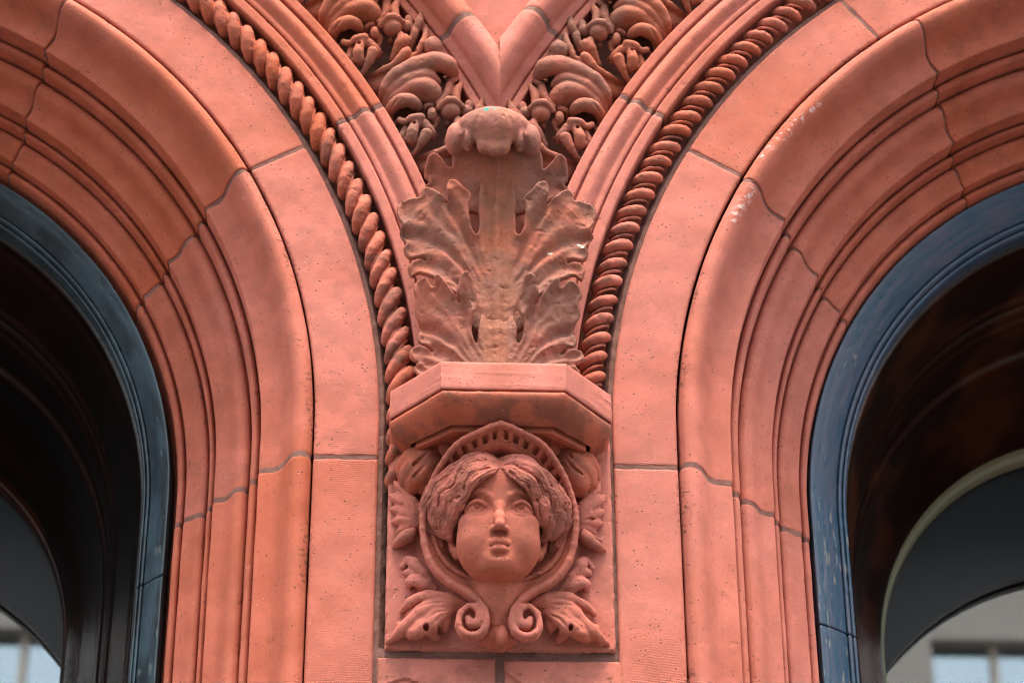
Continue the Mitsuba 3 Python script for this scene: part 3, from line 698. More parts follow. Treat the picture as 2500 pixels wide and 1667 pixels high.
# the head -- measured from the point between the eyes: x to the side, f forwards, u upwards; tilted down a little
HO, HT = np.array([-0.0065, -0.098, 3.3125]), math.radians(8)
FW, UPV = np.array([0, -math.cos(HT), -math.sin(HT)]), np.array([0, -math.sin(HT), math.cos(HT)])
ROT = np.array([[1, 0, 0], FW, UPV])
def hp(*pts): return np.array([HO + np.array([x, 0, 0]) + f * FW + u * UPV for x, f, u in pts])
def head():
    s = Sculpt(0.00105, 0.004)
    def B(c, r, k=0.012, sub=False): s.ball(hp(c)[0], r, ROT, k, sub)
    def Tt(P, R, k=0.006, sub=False, n=5): s.tube(hp(*P), R, k, sub, n)
    B((0, -0.045, 0.012), (0.071, 0.083, 0.098))
    B((0, -0.022, -0.040), (0.0665, 0.060, 0.076))
    B((0, -0.014, -0.076), (0.0570, 0.053, 0.036), 0.02)
    B((0, 0.0275, -0.0930), (0.0235, 0.0185, 0.0165), 0.018)
    B((0, -0.008, -0.101), (0.043, 0.043, 0.019), 0.018)
    B((0, -0.002, 0.045), (0.060, 0.036, 0.042), 0.02)
    for q in (-1, 1):
        B((q * 0.036, 0.008, -0.050), (0.029, 0.028, 0.032), 0.025)
        B((q * 0.045, 0.010, -0.020), (0.020, 0.018, 0.012), 0.02)
        B((q * 0.041, -0.006, -0.062), (0.023, 0.031, 0.034), 0.02)
    for q in (-1, 1):
        B((q * 0.0375, 0.050, -0.0005), (0.0225, 0.0200, 0.0140), 0.010, True)
        B((q * 0.0165, 0.048, 0.001), (0.007, 0.0125, 0.011), 0.010, True)
        Tt([(q * 0.0100, 0.0335, 0.005), (q * 0.0160, 0.0352, 0.0185), (q * 0.032, 0.0322, 0.0278), (q * 0.048, 0.0225, 0.0250), (q * 0.060, 0.008, 0.012)], [0.0030, 0.0044, 0.0044, 0.0040, 0.003], 0.005)
        B((q * 0.0380, 0.0138, -0.001), (0.0195, 0.0192, 0.0180), 0.0015)
    Tt([(0, 0.029, 0.020), (0, 0.0345, 0.004), (0, 0.0425, -0.014), (0, 0.052, -0.033)], [0.0062, 0.0058, 0.0066, 0.0080], 0.009)
    B((0, 0.0535, -0.0372), (0.0086, 0.0098, 0.0080), 0.005)
    for q in (-1, 1):
        B((q * 0.0100, 0.0440, -0.0412), (0.0058, 0.0092, 0.0062), 0.004)
        Tt([(q * 0.0055, 0.0530, -0.0500), (q * 0.0075, 0.0450, -0.0485), (q * 0.008, 0.040, -0.044)], [0.0036, 0.0038, 0.002], 0.002, True)
    # lids and drilled pupils
    for q in (-1, 1):
        Tt([(q * 0.0185, 0.0275, -0.0040), (q * 0.0270, 0.0328, 0.0062), (q * 0.0380, 0.0342, 0.0104), (q * 0.0490, 0.0288, 0.0062), (q * 0.0580, 0.0185, -0.0030)], [0.0018, 0.0032, 0.0038, 0.0034, 0.0020], 0.0010)
        Tt([(q * 0.0185, 0.0275, -0.0048), (q * 0.0275, 0.0310, -0.0108), (q * 0.0380, 0.0315, -0.0126), (q * 0.0485, 0.0262, -0.0104), (q * 0.0580, 0.0185, -0.0038)], [0.0013, 0.0021, 0.0024, 0.0022, 0.0014], 0.0018)
        Tt([(q * 0.0205, 0.0325, 0.0095), (q * 0.0300, 0.0362, 0.0155), (q * 0.0400, 0.0350, 0.0170), (q * 0.0530, 0.0250, 0.0110)], [0.0016, 0.0024, 0.0024, 0.0016], 0.002, True)
        Tt([(q * 0.0200, 0.0305, -0.0030), (q * 0.0275, 0.0338, 0.0020), (q * 0.0380, 0.0343, 0.0052), (q * 0.0485, 0.0298, 0.0022), (q * 0.0565, 0.0205, -0.0030)], [0.0008, 0.0014, 0.0015, 0.0014, 0.0008], 0.0008, True)
        s.ball(hp((q * 0.0376, 0.0350, -0.0010))[0], 0.0068, ROT, 0.0008, True)
        s.ball(hp((q * 0.0368, 0.0302, 0.0022))[0], 0.0022, ROT, 0.001)
    # mouth
    Tt([(-0.0185, 0.0320, -0.0702), (-0.0125, 0.0400, -0.0650), (-0.0055, 0.0435, -0.0618), (0, 0.0430, -0.0638), (0.0055, 0.0435, -0.0618), (0.0125, 0.0400, -0.0650), (0.0185, 0.0320, -0.0702)], [0.0020, 0.0046, 0.0060, 0.0054, 0.0060, 0.0046, 0.0020], 0.005)
    Tt([(-0.0165, 0.0335, -0.0735), (-0.0065, 0.0420, -0.0765), (0, 0.0425, -0.0765), (0.0065, 0.0420, -0.0765), (0.0165, 0.0335, -0.0735)], [0.0026, 0.0066, 0.0064, 0.0066, 0.0026], 0.005)
    Tt([(-0.0195, 0.0345, -0.0718), (-0.0090, 0.0475, -0.0702), (0, 0.0490, -0.0690), (0.0090, 0.0475, -0.0702), (0.0195, 0.0345, -0.0718)], [0.0010, 0.0018, 0.0020, 0.0018, 0.0010], 0.0012, True)
    B((0, 0.0520, -0.0865), (0.0160, 0.0115, 0.0045), 0.008, True)
    Tt([(0, 0.0500, -0.0520), (0, 0.0490, -0.0585)], [0.0020, 0.0022], 0.005, True)
    for q in (-1, 1):
        # ears, mostly under the hair
        s.tube(hp((q * 0.073, -0.032, -0.010), (q * 0.081, -0.034, -0.030), (q * 0.079, -0.030, -0.052), (q * 0.071, -0.026, -0.068)), [0.006, 0.007, 0.006, 0.007], 0.003)
        s.ball(hp((q * 0.0700, -0.027, -0.066))[0], (0.007, 0.010, 0.012), ROT, 0.004)
    s.tube(hp((0, -0.052, -0.08), (0, -0.052, -0.13), (0, -0.052, -0.172)), [0.047, 0.046, 0.030], 0.006)
    s.tube(hp((0, -0.030, -0.140), (0, -0.028, -0.185)), [0.020, 0.008], 0.02)
    return s.build()
hv = head()
put('head', clay(weather(hv, 0.0005, 55), 0.42, 0.22), PP)
labels[PP + '__head'] = {'label': "carved woman's face with drilled pupils and closed lips"}

def hair():
    s = Sculpt(0.0013, 0.0040)
    CL, CT, CN = [], [], []
    L = [([(-0.0037, -0.122, 3.3771), (-0.0227, -0.136, 3.3701), (-0.0437, -0.137, 3.3576), (-0.0602, -0.132, 3.3433), (-0.0676, -0.12, 3.3285), (-0.0805, -0.112, 3.3176), (-0.0845, -0.098, 3.3067), (-0.093, -0.09, 3.2967), (-0.0927, -0.08, 3.2821)], [.009, .0145, .0160, .0150, .0160, .0150, .0150, .012, .007]),
         ([(-0.0029, -0.112, 3.3898), (-0.0303, -0.126, 3.3875), (-0.0532, -0.13, 3.3773), (-0.0724, -0.126, 3.3614), (-0.0843, -0.116, 3.3446), (-0.0998, -0.108, 3.3327), (-0.103, -0.096, 3.3169), (-0.1114, -0.086, 3.304), (-0.1076, -0.078, 3.2866)], [.009, .0150, .0175, .0160, .0175, .0155, .0160, .0125, .008]),
         ([(-0.0026, -0.096, 3.4055), (-0.0262, -0.112, 3.4012), (-0.0494, -0.116, 3.3969), (-0.0705, -0.116, 3.3818), (-0.0896, -0.108, 3.3697), (-0.1087, -0.098, 3.3547), (-0.1172, -0.09, 3.3369), (-0.1266, -0.08, 3.324), (-0.1235, -0.07, 3.3054), (-0.118, -0.066, 3.2918)], [.008, .0130, .0155, .0150, .0160, .0150, .0155, .0135, .012, .008]),
         ([(-0.0683, -0.1, 3.3857), (-0.0929, -0.092, 3.3773), (-0.112, -0.082, 3.3622), (-0.124, -0.072, 3.3433), (-0.1281, -0.064, 3.3197), (-0.1215, -0.058, 3.2973), (-0.1159, -0.054, 3.2741)], [.008, .0125, .0140, .0135, .013, .011, .006]),
         ([(-0.0993, -0.086, 3.3177), (-0.1078, -0.078, 3.302), (-0.1022, -0.072, 3.2874), (-0.0932, -0.066, 3.2787)], [.011, .012, .009, .005]),
         ([(-0.0885, -0.084, 3.2995), (-0.0944, -0.078, 3.2849), (-0.0881, -0.072, 3.2742)], [.009, .009, .004]),
         ([(-0.1182, -0.06, 3.31), (-0.1179, -0.054, 3.2934), (-0.107, -0.048, 3.2769), (-0.1085, -0.044, 3.2633)], [.010, .010, .008, .004])]
    for mir in (False, True):
        for P, R in L:
            P = np.array(P)
            if mir: P[:, 0] = 2 * -0.0065 - P[:, 0]; P = P + np.random.default_rng(len(P)).normal(0, 0.0024, P.shape)
            s.tube(P, R, n=5)
            D_ = resample(catmull(P, 6), 0.003); CL.append(D_)
            t_ = np.gradient(D_, axis=0); CT.append(t_ / np.linalg.norm(t_, axis=1, keepdims=True)); CN.append(np.full(len(D_), len(CL) * 2.3))
            # finer locks riding on each wave
            d = np.gradient(P, axis=0); d /= np.linalg.norm(d, axis=1, keepdims=True)
            nrm = np.cross(d, np.array([0, 1.0, 0])); nrm /= np.linalg.norm(nrm, axis=1, keepdims=True)
            rr = np.interp(np.linspace(0, 1, len(P)), np.linspace(0, 1, len(R)), R)[:, None]
            for a in (-0.9, 0.25):
                s.tube(P + nrm * rr * math.sin(a) * 0.95 + np.array([0, -1, 0]) * rr * math.cos(a) * 0.74, rr[:, 0] * 0.40, 0.0034, n=5)
            for a in (-0.35, 0.8):
                w = np.sin(np.arange(len(P)) * 2.1 + a)[:, None] * 0.25
                s.tube((P + nrm * rr * (math.sin(a) + w) + np.array([0, -1, 0]) * rr * math.cos(a) * 1.06)[1:], rr[1:, 0] * 0.12, 0.0022, True, n=5)
    s.ball(hp((0, -0.058, 0.010))[0], (0.100, 0.060, 0.074), None, 0.006)
    s.ball(hp((0, 0.020, -0.034))[0], (0.0640, 0.070, 0.094), ROT, 0.003, True)
    s.tube(hp((0, 0.040, 0.026), (0, 0.030, 0.056)), [0.030, 0.012], 0.004, True)
    v, f = weather(s.build(), 0.0026, 30, chip=0.0010)
    C, Tn, ph = np.vstack(CL), np.vstack(CT), np.concatenate(CN)
    n = vnormals(v, f)
    i = cKDTree(C).query(v)[1]
    tg = Tn[i]
    side = np.cross(tg, n); side /= np.maximum(np.linalg.norm(side, axis=1, keepdims=True), 1e-9)
    u = ((v - C[i]) * side).sum(1)
    wob = meshkit.fbm(v * 26, 2)
    lock = np.sin(2 * PI * u / 0.0068 + 4.0 * wob + ph[i]) + 0.45 * np.sin(2 * PI * u / 0.0036 + 3.0 * wob + 2 * ph[i])
    return v + n * (lock * 0.00080)[:, None], f
put('hair', clay(hair(), 0.72, 0.42), PP)
labels[PP + '__hair'] = {'label': 'thick waved hair parted in the middle'}

# the shell-like hood round the head; its rim runs down into two scrolls
RIM = np.array([(-0.0045, -0.16, 3.4526), (-0.0226, -0.157, 3.4479), (-0.04, -0.152, 3.4412), (-0.0557, -0.146, 3.4361), (-0.0696, -0.14, 3.4309), (-0.0809, -0.134, 3.4239), (-0.0904, -0.127, 3.4154), (-0.1007, -0.12, 3.4029), (-0.1093, -0.113, 3.3905), (-0.117, -0.106, 3.3781), (-0.1229, -0.1, 3.3652), (-0.1288, -0.095, 3.3499), (-0.133, -0.09, 3.3347), (-0.1354, -0.086, 3.321), (-0.1361, -0.083, 3.3089), (-0.1361, -0.078, 3.29), (-0.1327, -0.073, 3.2654), (-0.1244, -0.068, 3.2391), (-0.1083, -0.063, 3.215), (-0.0872, -0.06, 3.1977), (-0.0609, -0.058, 3.1838), (-0.0417, -0.06, 3.1682)])
VOL = np.array([(-0.0609, -0.058, 3.1838), (-0.0417, -0.06, 3.1682), (-0.0296, -0.063, 3.1503), (-0.0262, -0.066, 3.1306), (-0.0311, -0.068, 3.1112), (-0.047, -0.069, 3.1001), (-0.0642, -0.068, 3.1052), (-0.0725, -0.066, 3.1207), (-0.0698, -0.064, 3.1419), (-0.0574, -0.062, 3.1556)])
COIL = np.array([(-0.0538, -0.06, 3.1568), (-0.0426, -0.062, 3.1524), (-0.0362, -0.064, 3.1387), (-0.0408, -0.064, 3.1238), (-0.0511, -0.062, 3.1226), (-0.0572, -0.06, 3.1335)])
RC = catmull(RIM, 12)
def hood(side):
    P = RC.copy()
    if side > 0: P[:, 0] = 2 * AXP - P[:, 0]
    s = np.r_[0, np.cumsum(np.linalg.norm(np.diff(P[:, [0, 2]], axis=0), axis=1))]
    t = np.arange(0, s[-1], 0.0015)
    P = np.stack([np.interp(t, s, P[:, k]) for k in range(3)], 1)
    C = np.array([AXP, 0, 3.335])
    rows = []
    n = 44
    for i in range(n):
        q = i / (n - 1)
        low = np.clip((3.30 - P[:, 2]) / 0.10, 0, 1)               # further down the rim turns into a flat band
        sc = 1 - q * (0.30 + 0.16 * low)
        X = C[0] + (P[:, 0] - C[0]) * sc
        Z = C[2] + (P[:, 2] - C[2]) * sc
        Y = P[:, 1] + 0.030 * np.clip(q / 0.78, 0, 1) ** 0.9 + (0.045 - 0.010 * low) * np.clip((q - 0.82) / 0.18, 0, 1)
        fl = (np.cos(2 * PI * (t / 0.0205 - 0.5)) > 0.35) & (t > 0.008) & (t < 0.185)
        w = np.clip((q - 0.10) / 0.05, 0, 1) * np.clip((0.48 - q) / 0.05, 0, 1)
        sm = np.convolve(fl.astype(float), np.ones(3) / 3, 'same')
        Y = Y + 0.0170 * sm * w
        Z = Z + 0.001 * sm * w
        Y = Y - 0.004 * np.exp(-((q - 0.74) / 0.040)**2) - 0.004 * low * np.exp(-((q - 0.45) / 0.10)**2)
        rows.append(np.stack([X, Y, Z], 1))
    for sc, y in ((0.55, -0.022), (0.2, -0.016)):
        rows.append(np.stack([C[0] + (P[:, 0] - C[0]) * sc, np.full(len(t), y), C[2] + (P[:, 2] - C[2]) * sc], 1))
    return facing(np.array(rows))
hl, hr = hood(-1), hood(1)
hv, hf = join(hl, hr)
put('hood', clay(weather((hv, hf), 0.0008, 40, chip=0.001), 0.30, 0.28), PP)
s = Sculpt(0.0013, 0.003)
for q in (-1, 1):
    def M(P):
        P = np.array(P, float)
        if q > 0: P[:, 0] = 2 * AXP - P[:, 0]
        return P
    s.tube(M(RIM), [.0050, .0046, .0044, .0044, .0046, .0056, .0066, .0062], n=6)
    RI = M(RIM)[9:].copy(); fade = np.linspace(0.97, 0.80, len(RI))[:, None]
    RI[:, [0, 2]] = np.array([AXP, 3.335]) + (RI[:, [0, 2]] - np.array([AXP, 3.335])) * fade; RI[:, 1] += 0.012
    s.tube(RI, [.002, .0040, .0048, .0048, .003], n=6)
    s.tube(M(RIM) + [0, .008, 0], [.0052, .005, .005, .005, .005, .0055, .006, .006], n=6)
    s.tube(M(VOL), [.0050, .0050, .0052, .0054, .0054, .0052, .0050, .0046], n=6)
    s.tube(M(VOL) + [0, .012, 0], [.006, .006, .0065, .0065, .0065, .0065, .006, .0055], n=6)
    s.tube(M(COIL), [.0050, .0065, .0078, .0088, .0085, .006], n=6)
    s.tube(M(COIL) + [0, .012, 0], [.006, .007, .008, .009, .009, .007], n=6)
put('hood_rim', clay(weather(s.build(), 0.0006, 32, chip=0.001), 0.60, 0.24), PP)
s = Sculpt(0.0015, 0.008)
s.tube([(0.0003, -0.034, 3.1721), (0.0007, -0.036, 3.1506), (0.0011, -0.034, 3.1365)], [.014, .018, .014])
for q in (-1, 1):
    P = np.array([(0, -0.04, 3.1621), (-0.0151, -0.046, 3.1726), (-0.0291, -0.046, 3.1855), (-0.0465, -0.042, 3.2021), (-0.064, -0.036, 3.2215)])
    if q > 0: P[:, 0] = 2 * AXP - P[:, 0]
    s.tube(P, [.016, .011, .008, .007, .004])
s.ball(np.array([(0.0014, -0.026, 3.151)][0]), (.034, .020, .040), None, .014)
put('cartouche_knot', clay(weather(s.build(), 0.0010, 36), 0.50, 0.25), PP)
s = Sculpt(0.0013, 0.003)
s.tube([(0.0009, -0.046, 3.1205), (0.0004, -0.048, 3.1067), (-0.0017, -0.036, 3.0966), (-0.0036, -0.018, 3.0935)], [.008, .0125, .0115, .004])
for q in (-1, 1):
    P = np.array([(-0.0002, -0.042, 3.1211), (-0.0104, -0.036, 3.115), (-0.0231, -0.026, 3.1096), (-0.0357, -0.012, 3.1057)])
    P2 = np.array([(0.0003, -0.03, 3.1176), (-0.0125, -0.024, 3.1086), (-0.0209, -0.014, 3.0995)])
    if q > 0:
        P[:, 0] = 2 * AXP - P[:, 0]; P2[:, 0] = 2 * AXP - P2[:, 0]
    s.tube(P, [.007, .012, .011, .004]); s.tube(P2, [.007, .012, .006])
put('bud', clay(weather(s.build(), 0.0010, 40), 0.35, 0.5), PP)

# leaves carved round the hood, left and right
def strands(L, h=0.0014, k=0.0048, q=-1, seed=0, amp=0.0011):
    s = Sculpt(h, k)
    r2 = np.random.default_rng(seed)
    for P, R, *cut in L:
        P = np.array(P, float)
        if q > 0: P[:, 0] = 2 * AXP - P[:, 0]; P = P + r2.normal(0, 0.0018, P.shape)
        if len(P) == 1: s.ball(P[0], R, None, 0.002 if cut else None, bool(cut))
        else: s.tube(P, R, 0.002 if cut else None, bool(cut))
    return weather(s.build(), amp, 40, chip=0.0012, seed=seed)
UP_LEAF = [([(-0.1144, -0.046, 3.467), (-0.1279, -0.048, 3.4598), (-0.152, -0.042, 3.4472), (-0.1697, -0.028, 3.4327), (-0.1757, -0.014, 3.4153)], [.010, .015, .017, .014, .007]),
           ([(-0.1125, -0.048, 3.46), (-0.1277, -0.05, 3.4437), (-0.1481, -0.044, 3.4273), (-0.163, -0.032, 3.4109), (-0.1686, -0.018, 3.3945)], [.008, .016, .019, .017, .009]),
           ([(-0.1116, -0.05, 3.453), (-0.1239, -0.048, 3.4297), (-0.1389, -0.044, 3.4105), (-0.1529, -0.032, 3.3971), (-0.1581, -0.02, 3.3858)], [.008, .016, .019, .016, .008]),
           ([(-0.115, -0.048, 3.4419), (-0.1228, -0.044, 3.4197), (-0.1324, -0.036, 3.4015), (-0.1383, -0.026, 3.3873)], [.008, .014, .015, .008]),
           ([(-0.1532, -0.01, 3.4256)], (.026, .022, .034)),
           ([(-0.1182, -0.07, 3.451), (-0.1376, -0.066, 3.4327), (-0.157, -0.054, 3.4183), (-0.1693, -0.034, 3.4078)], [.001, .0032, .0032, .001], 1), ([(-0.118, -0.07, 3.437), (-0.1356, -0.066, 3.4148), (-0.1531, -0.052, 3.3994), (-0.1626, -0.032, 3.387)], [.001, .0030, .0030, .001], 1)]
UNDER = [([(-0.1679, -0.008, 3.3873), (-0.1623, -0.014, 3.3717), (-0.1495, -0.02, 3.3596), (-0.1361, -0.022, 3.3595), (-0.1299, -0.018, 3.3684)], [.004, .0065, .007, .006, .004])]
KNOB = [([(-0.0947, -0.06, 3.4564)], (.016, .020, .021)), ([(-0.085, -0.066, 3.4656)], (.017, .018, .010)), ([(-0.1002, -0.06, 3.4684), (-0.1019, -0.062, 3.4553), (-0.099, -0.058, 3.4433)], [.006, .008, .006]), ([(-0.0752, -0.07, 3.4658), (-0.0822, -0.066, 3.4536)], [.006, .008])]
SIDE = [([(-0.1376, -0.016, 3.3415), (-0.1523, -0.02, 3.3611), (-0.1707, -0.018, 3.3875), (-0.1855, -0.008, 3.41)], [.005, .010, .011, .004]), ([(-0.1375, -0.016, 3.3376), (-0.1539, -0.02, 3.3493), (-0.1757, -0.018, 3.3696), (-0.1922, -0.007, 3.3844)], [.005, .010, .011, .004]),
        ([(-0.1375, -0.016, 3.3337), (-0.1537, -0.019, 3.3399), (-0.1736, -0.016, 3.3508), (-0.1908, -0.006, 3.3591)], [.005, .010, .0105, .004]), ([(-0.1374, -0.016, 3.3298), (-0.1535, -0.018, 3.3306), (-0.1715, -0.015, 3.3336), (-0.1876, -0.006, 3.3345)], [.005, .009, .010, .004]),
        ([(-0.1356, -0.014, 3.3268), (-0.1498, -0.016, 3.3217), (-0.1658, -0.013, 3.3189), (-0.18, -0.005, 3.3145)], [.004, .008, .009, .003]),
        ([(-0.1449, -0.032, 3.3419), (-0.1668, -0.032, 3.3672), (-0.1834, -0.02, 3.3923)], [.001, .0028, .001], 1), ([(-0.1448, -0.032, 3.3341), (-0.1683, -0.032, 3.3514), (-0.1882, -0.019, 3.365)], [.001, .0028, .001], 1), ([(-0.1447, -0.031, 3.3267), (-0.1662, -0.029, 3.3351), (-0.1859, -0.017, 3.3413)], [.001, .0026, .001], 1)]
TIP = [([(-0.1515, -0.02, 3.314), (-0.1585, -0.026, 3.3015), (-0.1725, -0.02, 3.2942), (-0.1866, -0.008, 3.2858)], [.004, .011, .010, .003]), ([(-0.1532, -0.016, 3.3119), (-0.1674, -0.014, 3.3087), (-0.1834, -0.006, 3.3042)], [.003, .006, .003])]
FROND = [([(-0.1128, -0.018, 3.2056), (-0.1289, -0.02, 3.2274), (-0.1433, -0.018, 3.2434), (-0.1541, -0.012, 3.2574), (-0.163, -0.006, 3.2637)], [.004, .007, .010, .009, .004]), ([(-0.1145, -0.014, 3.2054), (-0.1359, -0.014, 3.2223), (-0.1519, -0.012, 3.2344), (-0.1661, -0.006, 3.2387)], [.003, .006, .008, .004]),
         ([(-0.1038, -0.016, 3.1971), (-0.1251, -0.02, 3.2065), (-0.1429, -0.02, 3.2139), (-0.157, -0.014, 3.2181), (-0.1497, -0.006, 3.2083)], [.004, .008, .011, .009, .005]), ([(-0.1002, -0.012, 3.1969), (-0.1214, -0.01, 3.1994), (-0.1391, -0.01, 3.2029)], [.004, .007, .004]),
         ([(-0.1648, -0.006, 3.2618), (-0.1699, -0.008, 3.2493)], [.004, .005]), ([(-0.1146, -0.028, 3.2004), (-0.1325, -0.034, 3.2166), (-0.1539, -0.026, 3.2379)], [.001, .0026, .001], 1), ([(-0.1057, -0.026, 3.1929), (-0.1287, -0.032, 3.1976), (-0.1498, -0.026, 3.2036)], [.001, .0026, .001], 1), ([(-0.1497, -0.012, 3.2057)], (.005, .012, .007), 1)]
LOW = [([(-0.0539, -0.03, 3.1711), (-0.083, -0.036, 3.1773), (-0.1145, -0.036, 3.1819), (-0.1407, -0.03, 3.1816), (-0.1589, -0.022, 3.1721), (-0.1701, -0.01, 3.1627)], [.005, .009, .011, .010, .008, .004]),
       ([(-0.0635, -0.028, 3.169), (-0.0969, -0.036, 3.1681), (-0.1247, -0.036, 3.1592), (-0.1488, -0.03, 3.1426), (-0.1728, -0.018, 3.122), (-0.1935, -0.006, 3.1088)], [.005, .010, .014, .013, .010, .003]),
       ([(-0.0792, -0.028, 3.1622), (-0.1072, -0.036, 3.151), (-0.1261, -0.034, 3.1348), (-0.1433, -0.03, 3.1194), (-0.1553, -0.02, 3.1177)], [.005, .012, .014, .013, .006]),
       ([(-0.0862, -0.03, 3.1613), (-0.1002, -0.038, 3.1484), (-0.1123, -0.04, 3.1363), (-0.119, -0.034, 3.1237), (-0.1171, -0.024, 3.1194)], [.006, .010, .013, .011, .006]),
       ([(-0.0915, -0.032, 3.1548), (-0.0948, -0.03, 3.1406), (-0.0963, -0.022, 3.1288)], [.006, .009, .005]), ([(-0.1277, -0.016, 3.1364), (-0.1135, -0.016, 3.1198), (-0.1046, -0.01, 3.1167)], [.006, .008, .004]),
       ([(-0.1731, -0.014, 3.1385), (-0.1782, -0.01, 3.1326)], [.007, .004]), ([(-0.1433, -0.036, 3.1189), (-0.152, -0.034, 3.1195)], [.006, .004]),
       ([(-0.0638, -0.04, 3.1646), (-0.1006, -0.05, 3.1669), (-0.1319, -0.05, 3.1636), (-0.156, -0.04, 3.1525)], [.001, .0034, .0036, .001], 1), ([(-0.076, -0.042, 3.1565), (-0.1109, -0.052, 3.1478), (-0.1384, -0.05, 3.1309), (-0.164, -0.036, 3.1139)], [.001, .0034, .0036, .001], 1), ([(-0.0899, -0.046, 3.149), (-0.1056, -0.054, 3.1362), (-0.1278, -0.05, 3.1135)], [.001, .003, .001], 1), ([(-0.1277, -0.034, 3.1236)], (.006, .02, .007), 1), ([(-0.1033, -0.03, 3.1237)], (.007, .02, .006), 1)]
for q in (-1, 1):
    for nm, L, to, di in (('leaf', UP_LEAF, 0.30, 0.45), ('leaf', UNDER, 0.25, 0.4), ('leaf_knob', KNOB, 0.25, 0.35), ('leaf', SIDE, 0.70, 0.25), ('leaf', TIP, 0.7, 0.4), ('leaf', FROND, 0.9, 0.25), ('leaf', LOW, 0.62, 0.3)):
        put(nm, clay(strands(L, q=q, seed=len(L) + q), to, di), PP)
tag(PP, 'square terracotta panel with a carved woman\'s face in a shell hood among leaves', 'relief panel')

# ---------------------------------------------------------------- acanthus leaf above the shelf
AL = 'acanthus_ornament'
AX = -0.0085
def both(half):
    """Outline of a whole leaf from its left half, listed from the axis at the top to the axis at the foot."""
    H = np.array(half, float)
    M = H[::-1].copy(); M[:, 0] = 2 * AX - M[:, 0]
    r = np.random.default_rng(len(H)); M = M + r.normal(0, 0.0010, M.shape) * (np.abs(M[:, :1] - AX) > 0.02)
    return np.vstack([H[1:-1], M[1:-1]])
def yc(z): return np.interp(z, [3.56, 3.62, 3.70, 3.80, 3.90, 3.97, 4.03, 4.08, 4.13], [-.092, -.088, -.084, -.086, -.094, -.108, -.132, -.150, -.150])
def seg_dist(x, z, L):
    P = np.array(L, float); best = np.full(len(x), 9.0); at = np.zeros(len(x))
    n = len(P) - 1
    for i in range(n):
        a, e = P[i], P[i + 1] - P[i]
        t = np.clip(((x - a[0]) * e[0] + (z - a[1]) * e[1]) / (e @ e), 0, 1)
        d = np.hypot(x - a[0] - t * e[0], z - a[1] - t * e[1])
        at = np.where(d < best, (i + t) / n, at); best = np.minimum(best, d)
    return best, at
def blade(z0, Y0, lean, veins, curl=0.007, dive=9.0):
    """Middle surface: a fan rising from (AX, z0) and bending out to the street, furrowed between its lobes, rims turned forward, midrib proud."""
    def mid(x, z, d):
        dx, dz = np.abs(x - AX), z - z0
        rho = np.hypot(dx, dz)
        out = np.clip((rho - 0.04) / 0.17, 0, 1.25)
        y = Y0 - lean * out**2 * np.clip((dx - 0.018) / 0.03, 0, 1)
        y = y + 0.055 * np.clip((dx - 0.070) / 0.10, 0, 1)**1.4
        for L, amp in veins:
            q, at = seg_dist(AX - dx, z, L)
            if amp > 0: y = y + amp * (0.0110 - 0.009 * at) * np.exp(-(q / (0.0095 - 0.002 * at))**2) - amp * 0.0014 * np.exp(-((q - 0.018) / 0.012)**2)
            else: y = y + amp * 0.006 * np.exp(-(q / 0.008)**2)
        y = y - curl * np.exp(-(d / 0.008)**2) * np.clip((rho - 0.07) / 0.05, 0, 1) * np.clip((dx - 0.024) / 0.012, 0, 1)
        y = y - 0.0032 * np.exp(-(dx / 0.007)**2) + 0.0028 * np.exp(-((dx - 0.0135) / 0.006)**2)
        y = y + 0.024 * np.clip((z - dive + 0.06) / 0.06, 0, 1) * np.clip((0.040 - dx) / 0.012, 0, 1)
        th = np.arctan2(dx, np.maximum(dz, 1e-3))
        s = np.stack([x * 45, z * 45, x * 0 + Y0 * 100], -1)
        y = y + 0.0011 * np.sin(th * 46 + 7 * meshkit.fbm(s * 0.6, 2)) * np.clip((rho - 0.05) / 0.05, 0, 1) * np.clip((dx - 0.012) / 0.02, 0, 1)
        return y + 0.006 * (meshkit.fbm(s, 3) - 0.5)
    return mid
T2 = both([(-0.017, 4.0473), (-0.0294, 4.0424), (-0.0342, 4.0081), (-0.0388, 3.9719), (-0.0416, 3.9494), (-0.0431, 3.927), (-0.043, 3.9048), (-0.0422, 3.885), (-0.0437, 3.8706), (-0.0489, 3.8661), (-0.0561, 3.8776), (-0.0595, 3.8934), (-0.06, 3.9089), (-0.0585, 3.9222), (-0.0555, 3.9301), (-0.0614, 3.9433), (-0.0718, 3.9509), (-0.0823, 3.963), (-0.0927, 3.9679), (-0.1008, 3.9636), (-0.1029, 3.9468), (-0.0996, 3.929), (-0.1133, 3.941), (-0.1238, 3.9537), (-0.1342, 3.9624), (-0.1437, 3.966), (-0.1493, 3.958), (-0.1501, 3.9504), (-0.1586, 3.9499), (-0.1709, 3.9517), (-0.184, 3.9504), (-0.1914, 3.9418), (-0.1928, 3.9257), (-0.1894, 3.9092), (-0.184, 3.8967), (-0.1872, 3.8882), (-0.1851, 3.8784), (-0.1779, 3.8697), (-0.1758, 3.8599), (-0.1798, 3.8511), (-0.1754, 3.8381), (-0.166, 3.8292), (-0.1511, 3.8273), (-0.1371, 3.8233), (-0.1511, 3.8256), (-0.164, 3.8231), (-0.1702, 3.8143), (-0.1696, 3.8035), (-0.1645, 3.7928), (-0.1562, 3.7952), (-0.1469, 3.7945), (-0.132, 3.7849), (-0.1152, 3.7724), (-0.1003, 3.7577), (-0.0854, 3.7409), (-0.0705, 3.7094), (-0.0483, 3.6678), (-0.0172, 3.6558)])
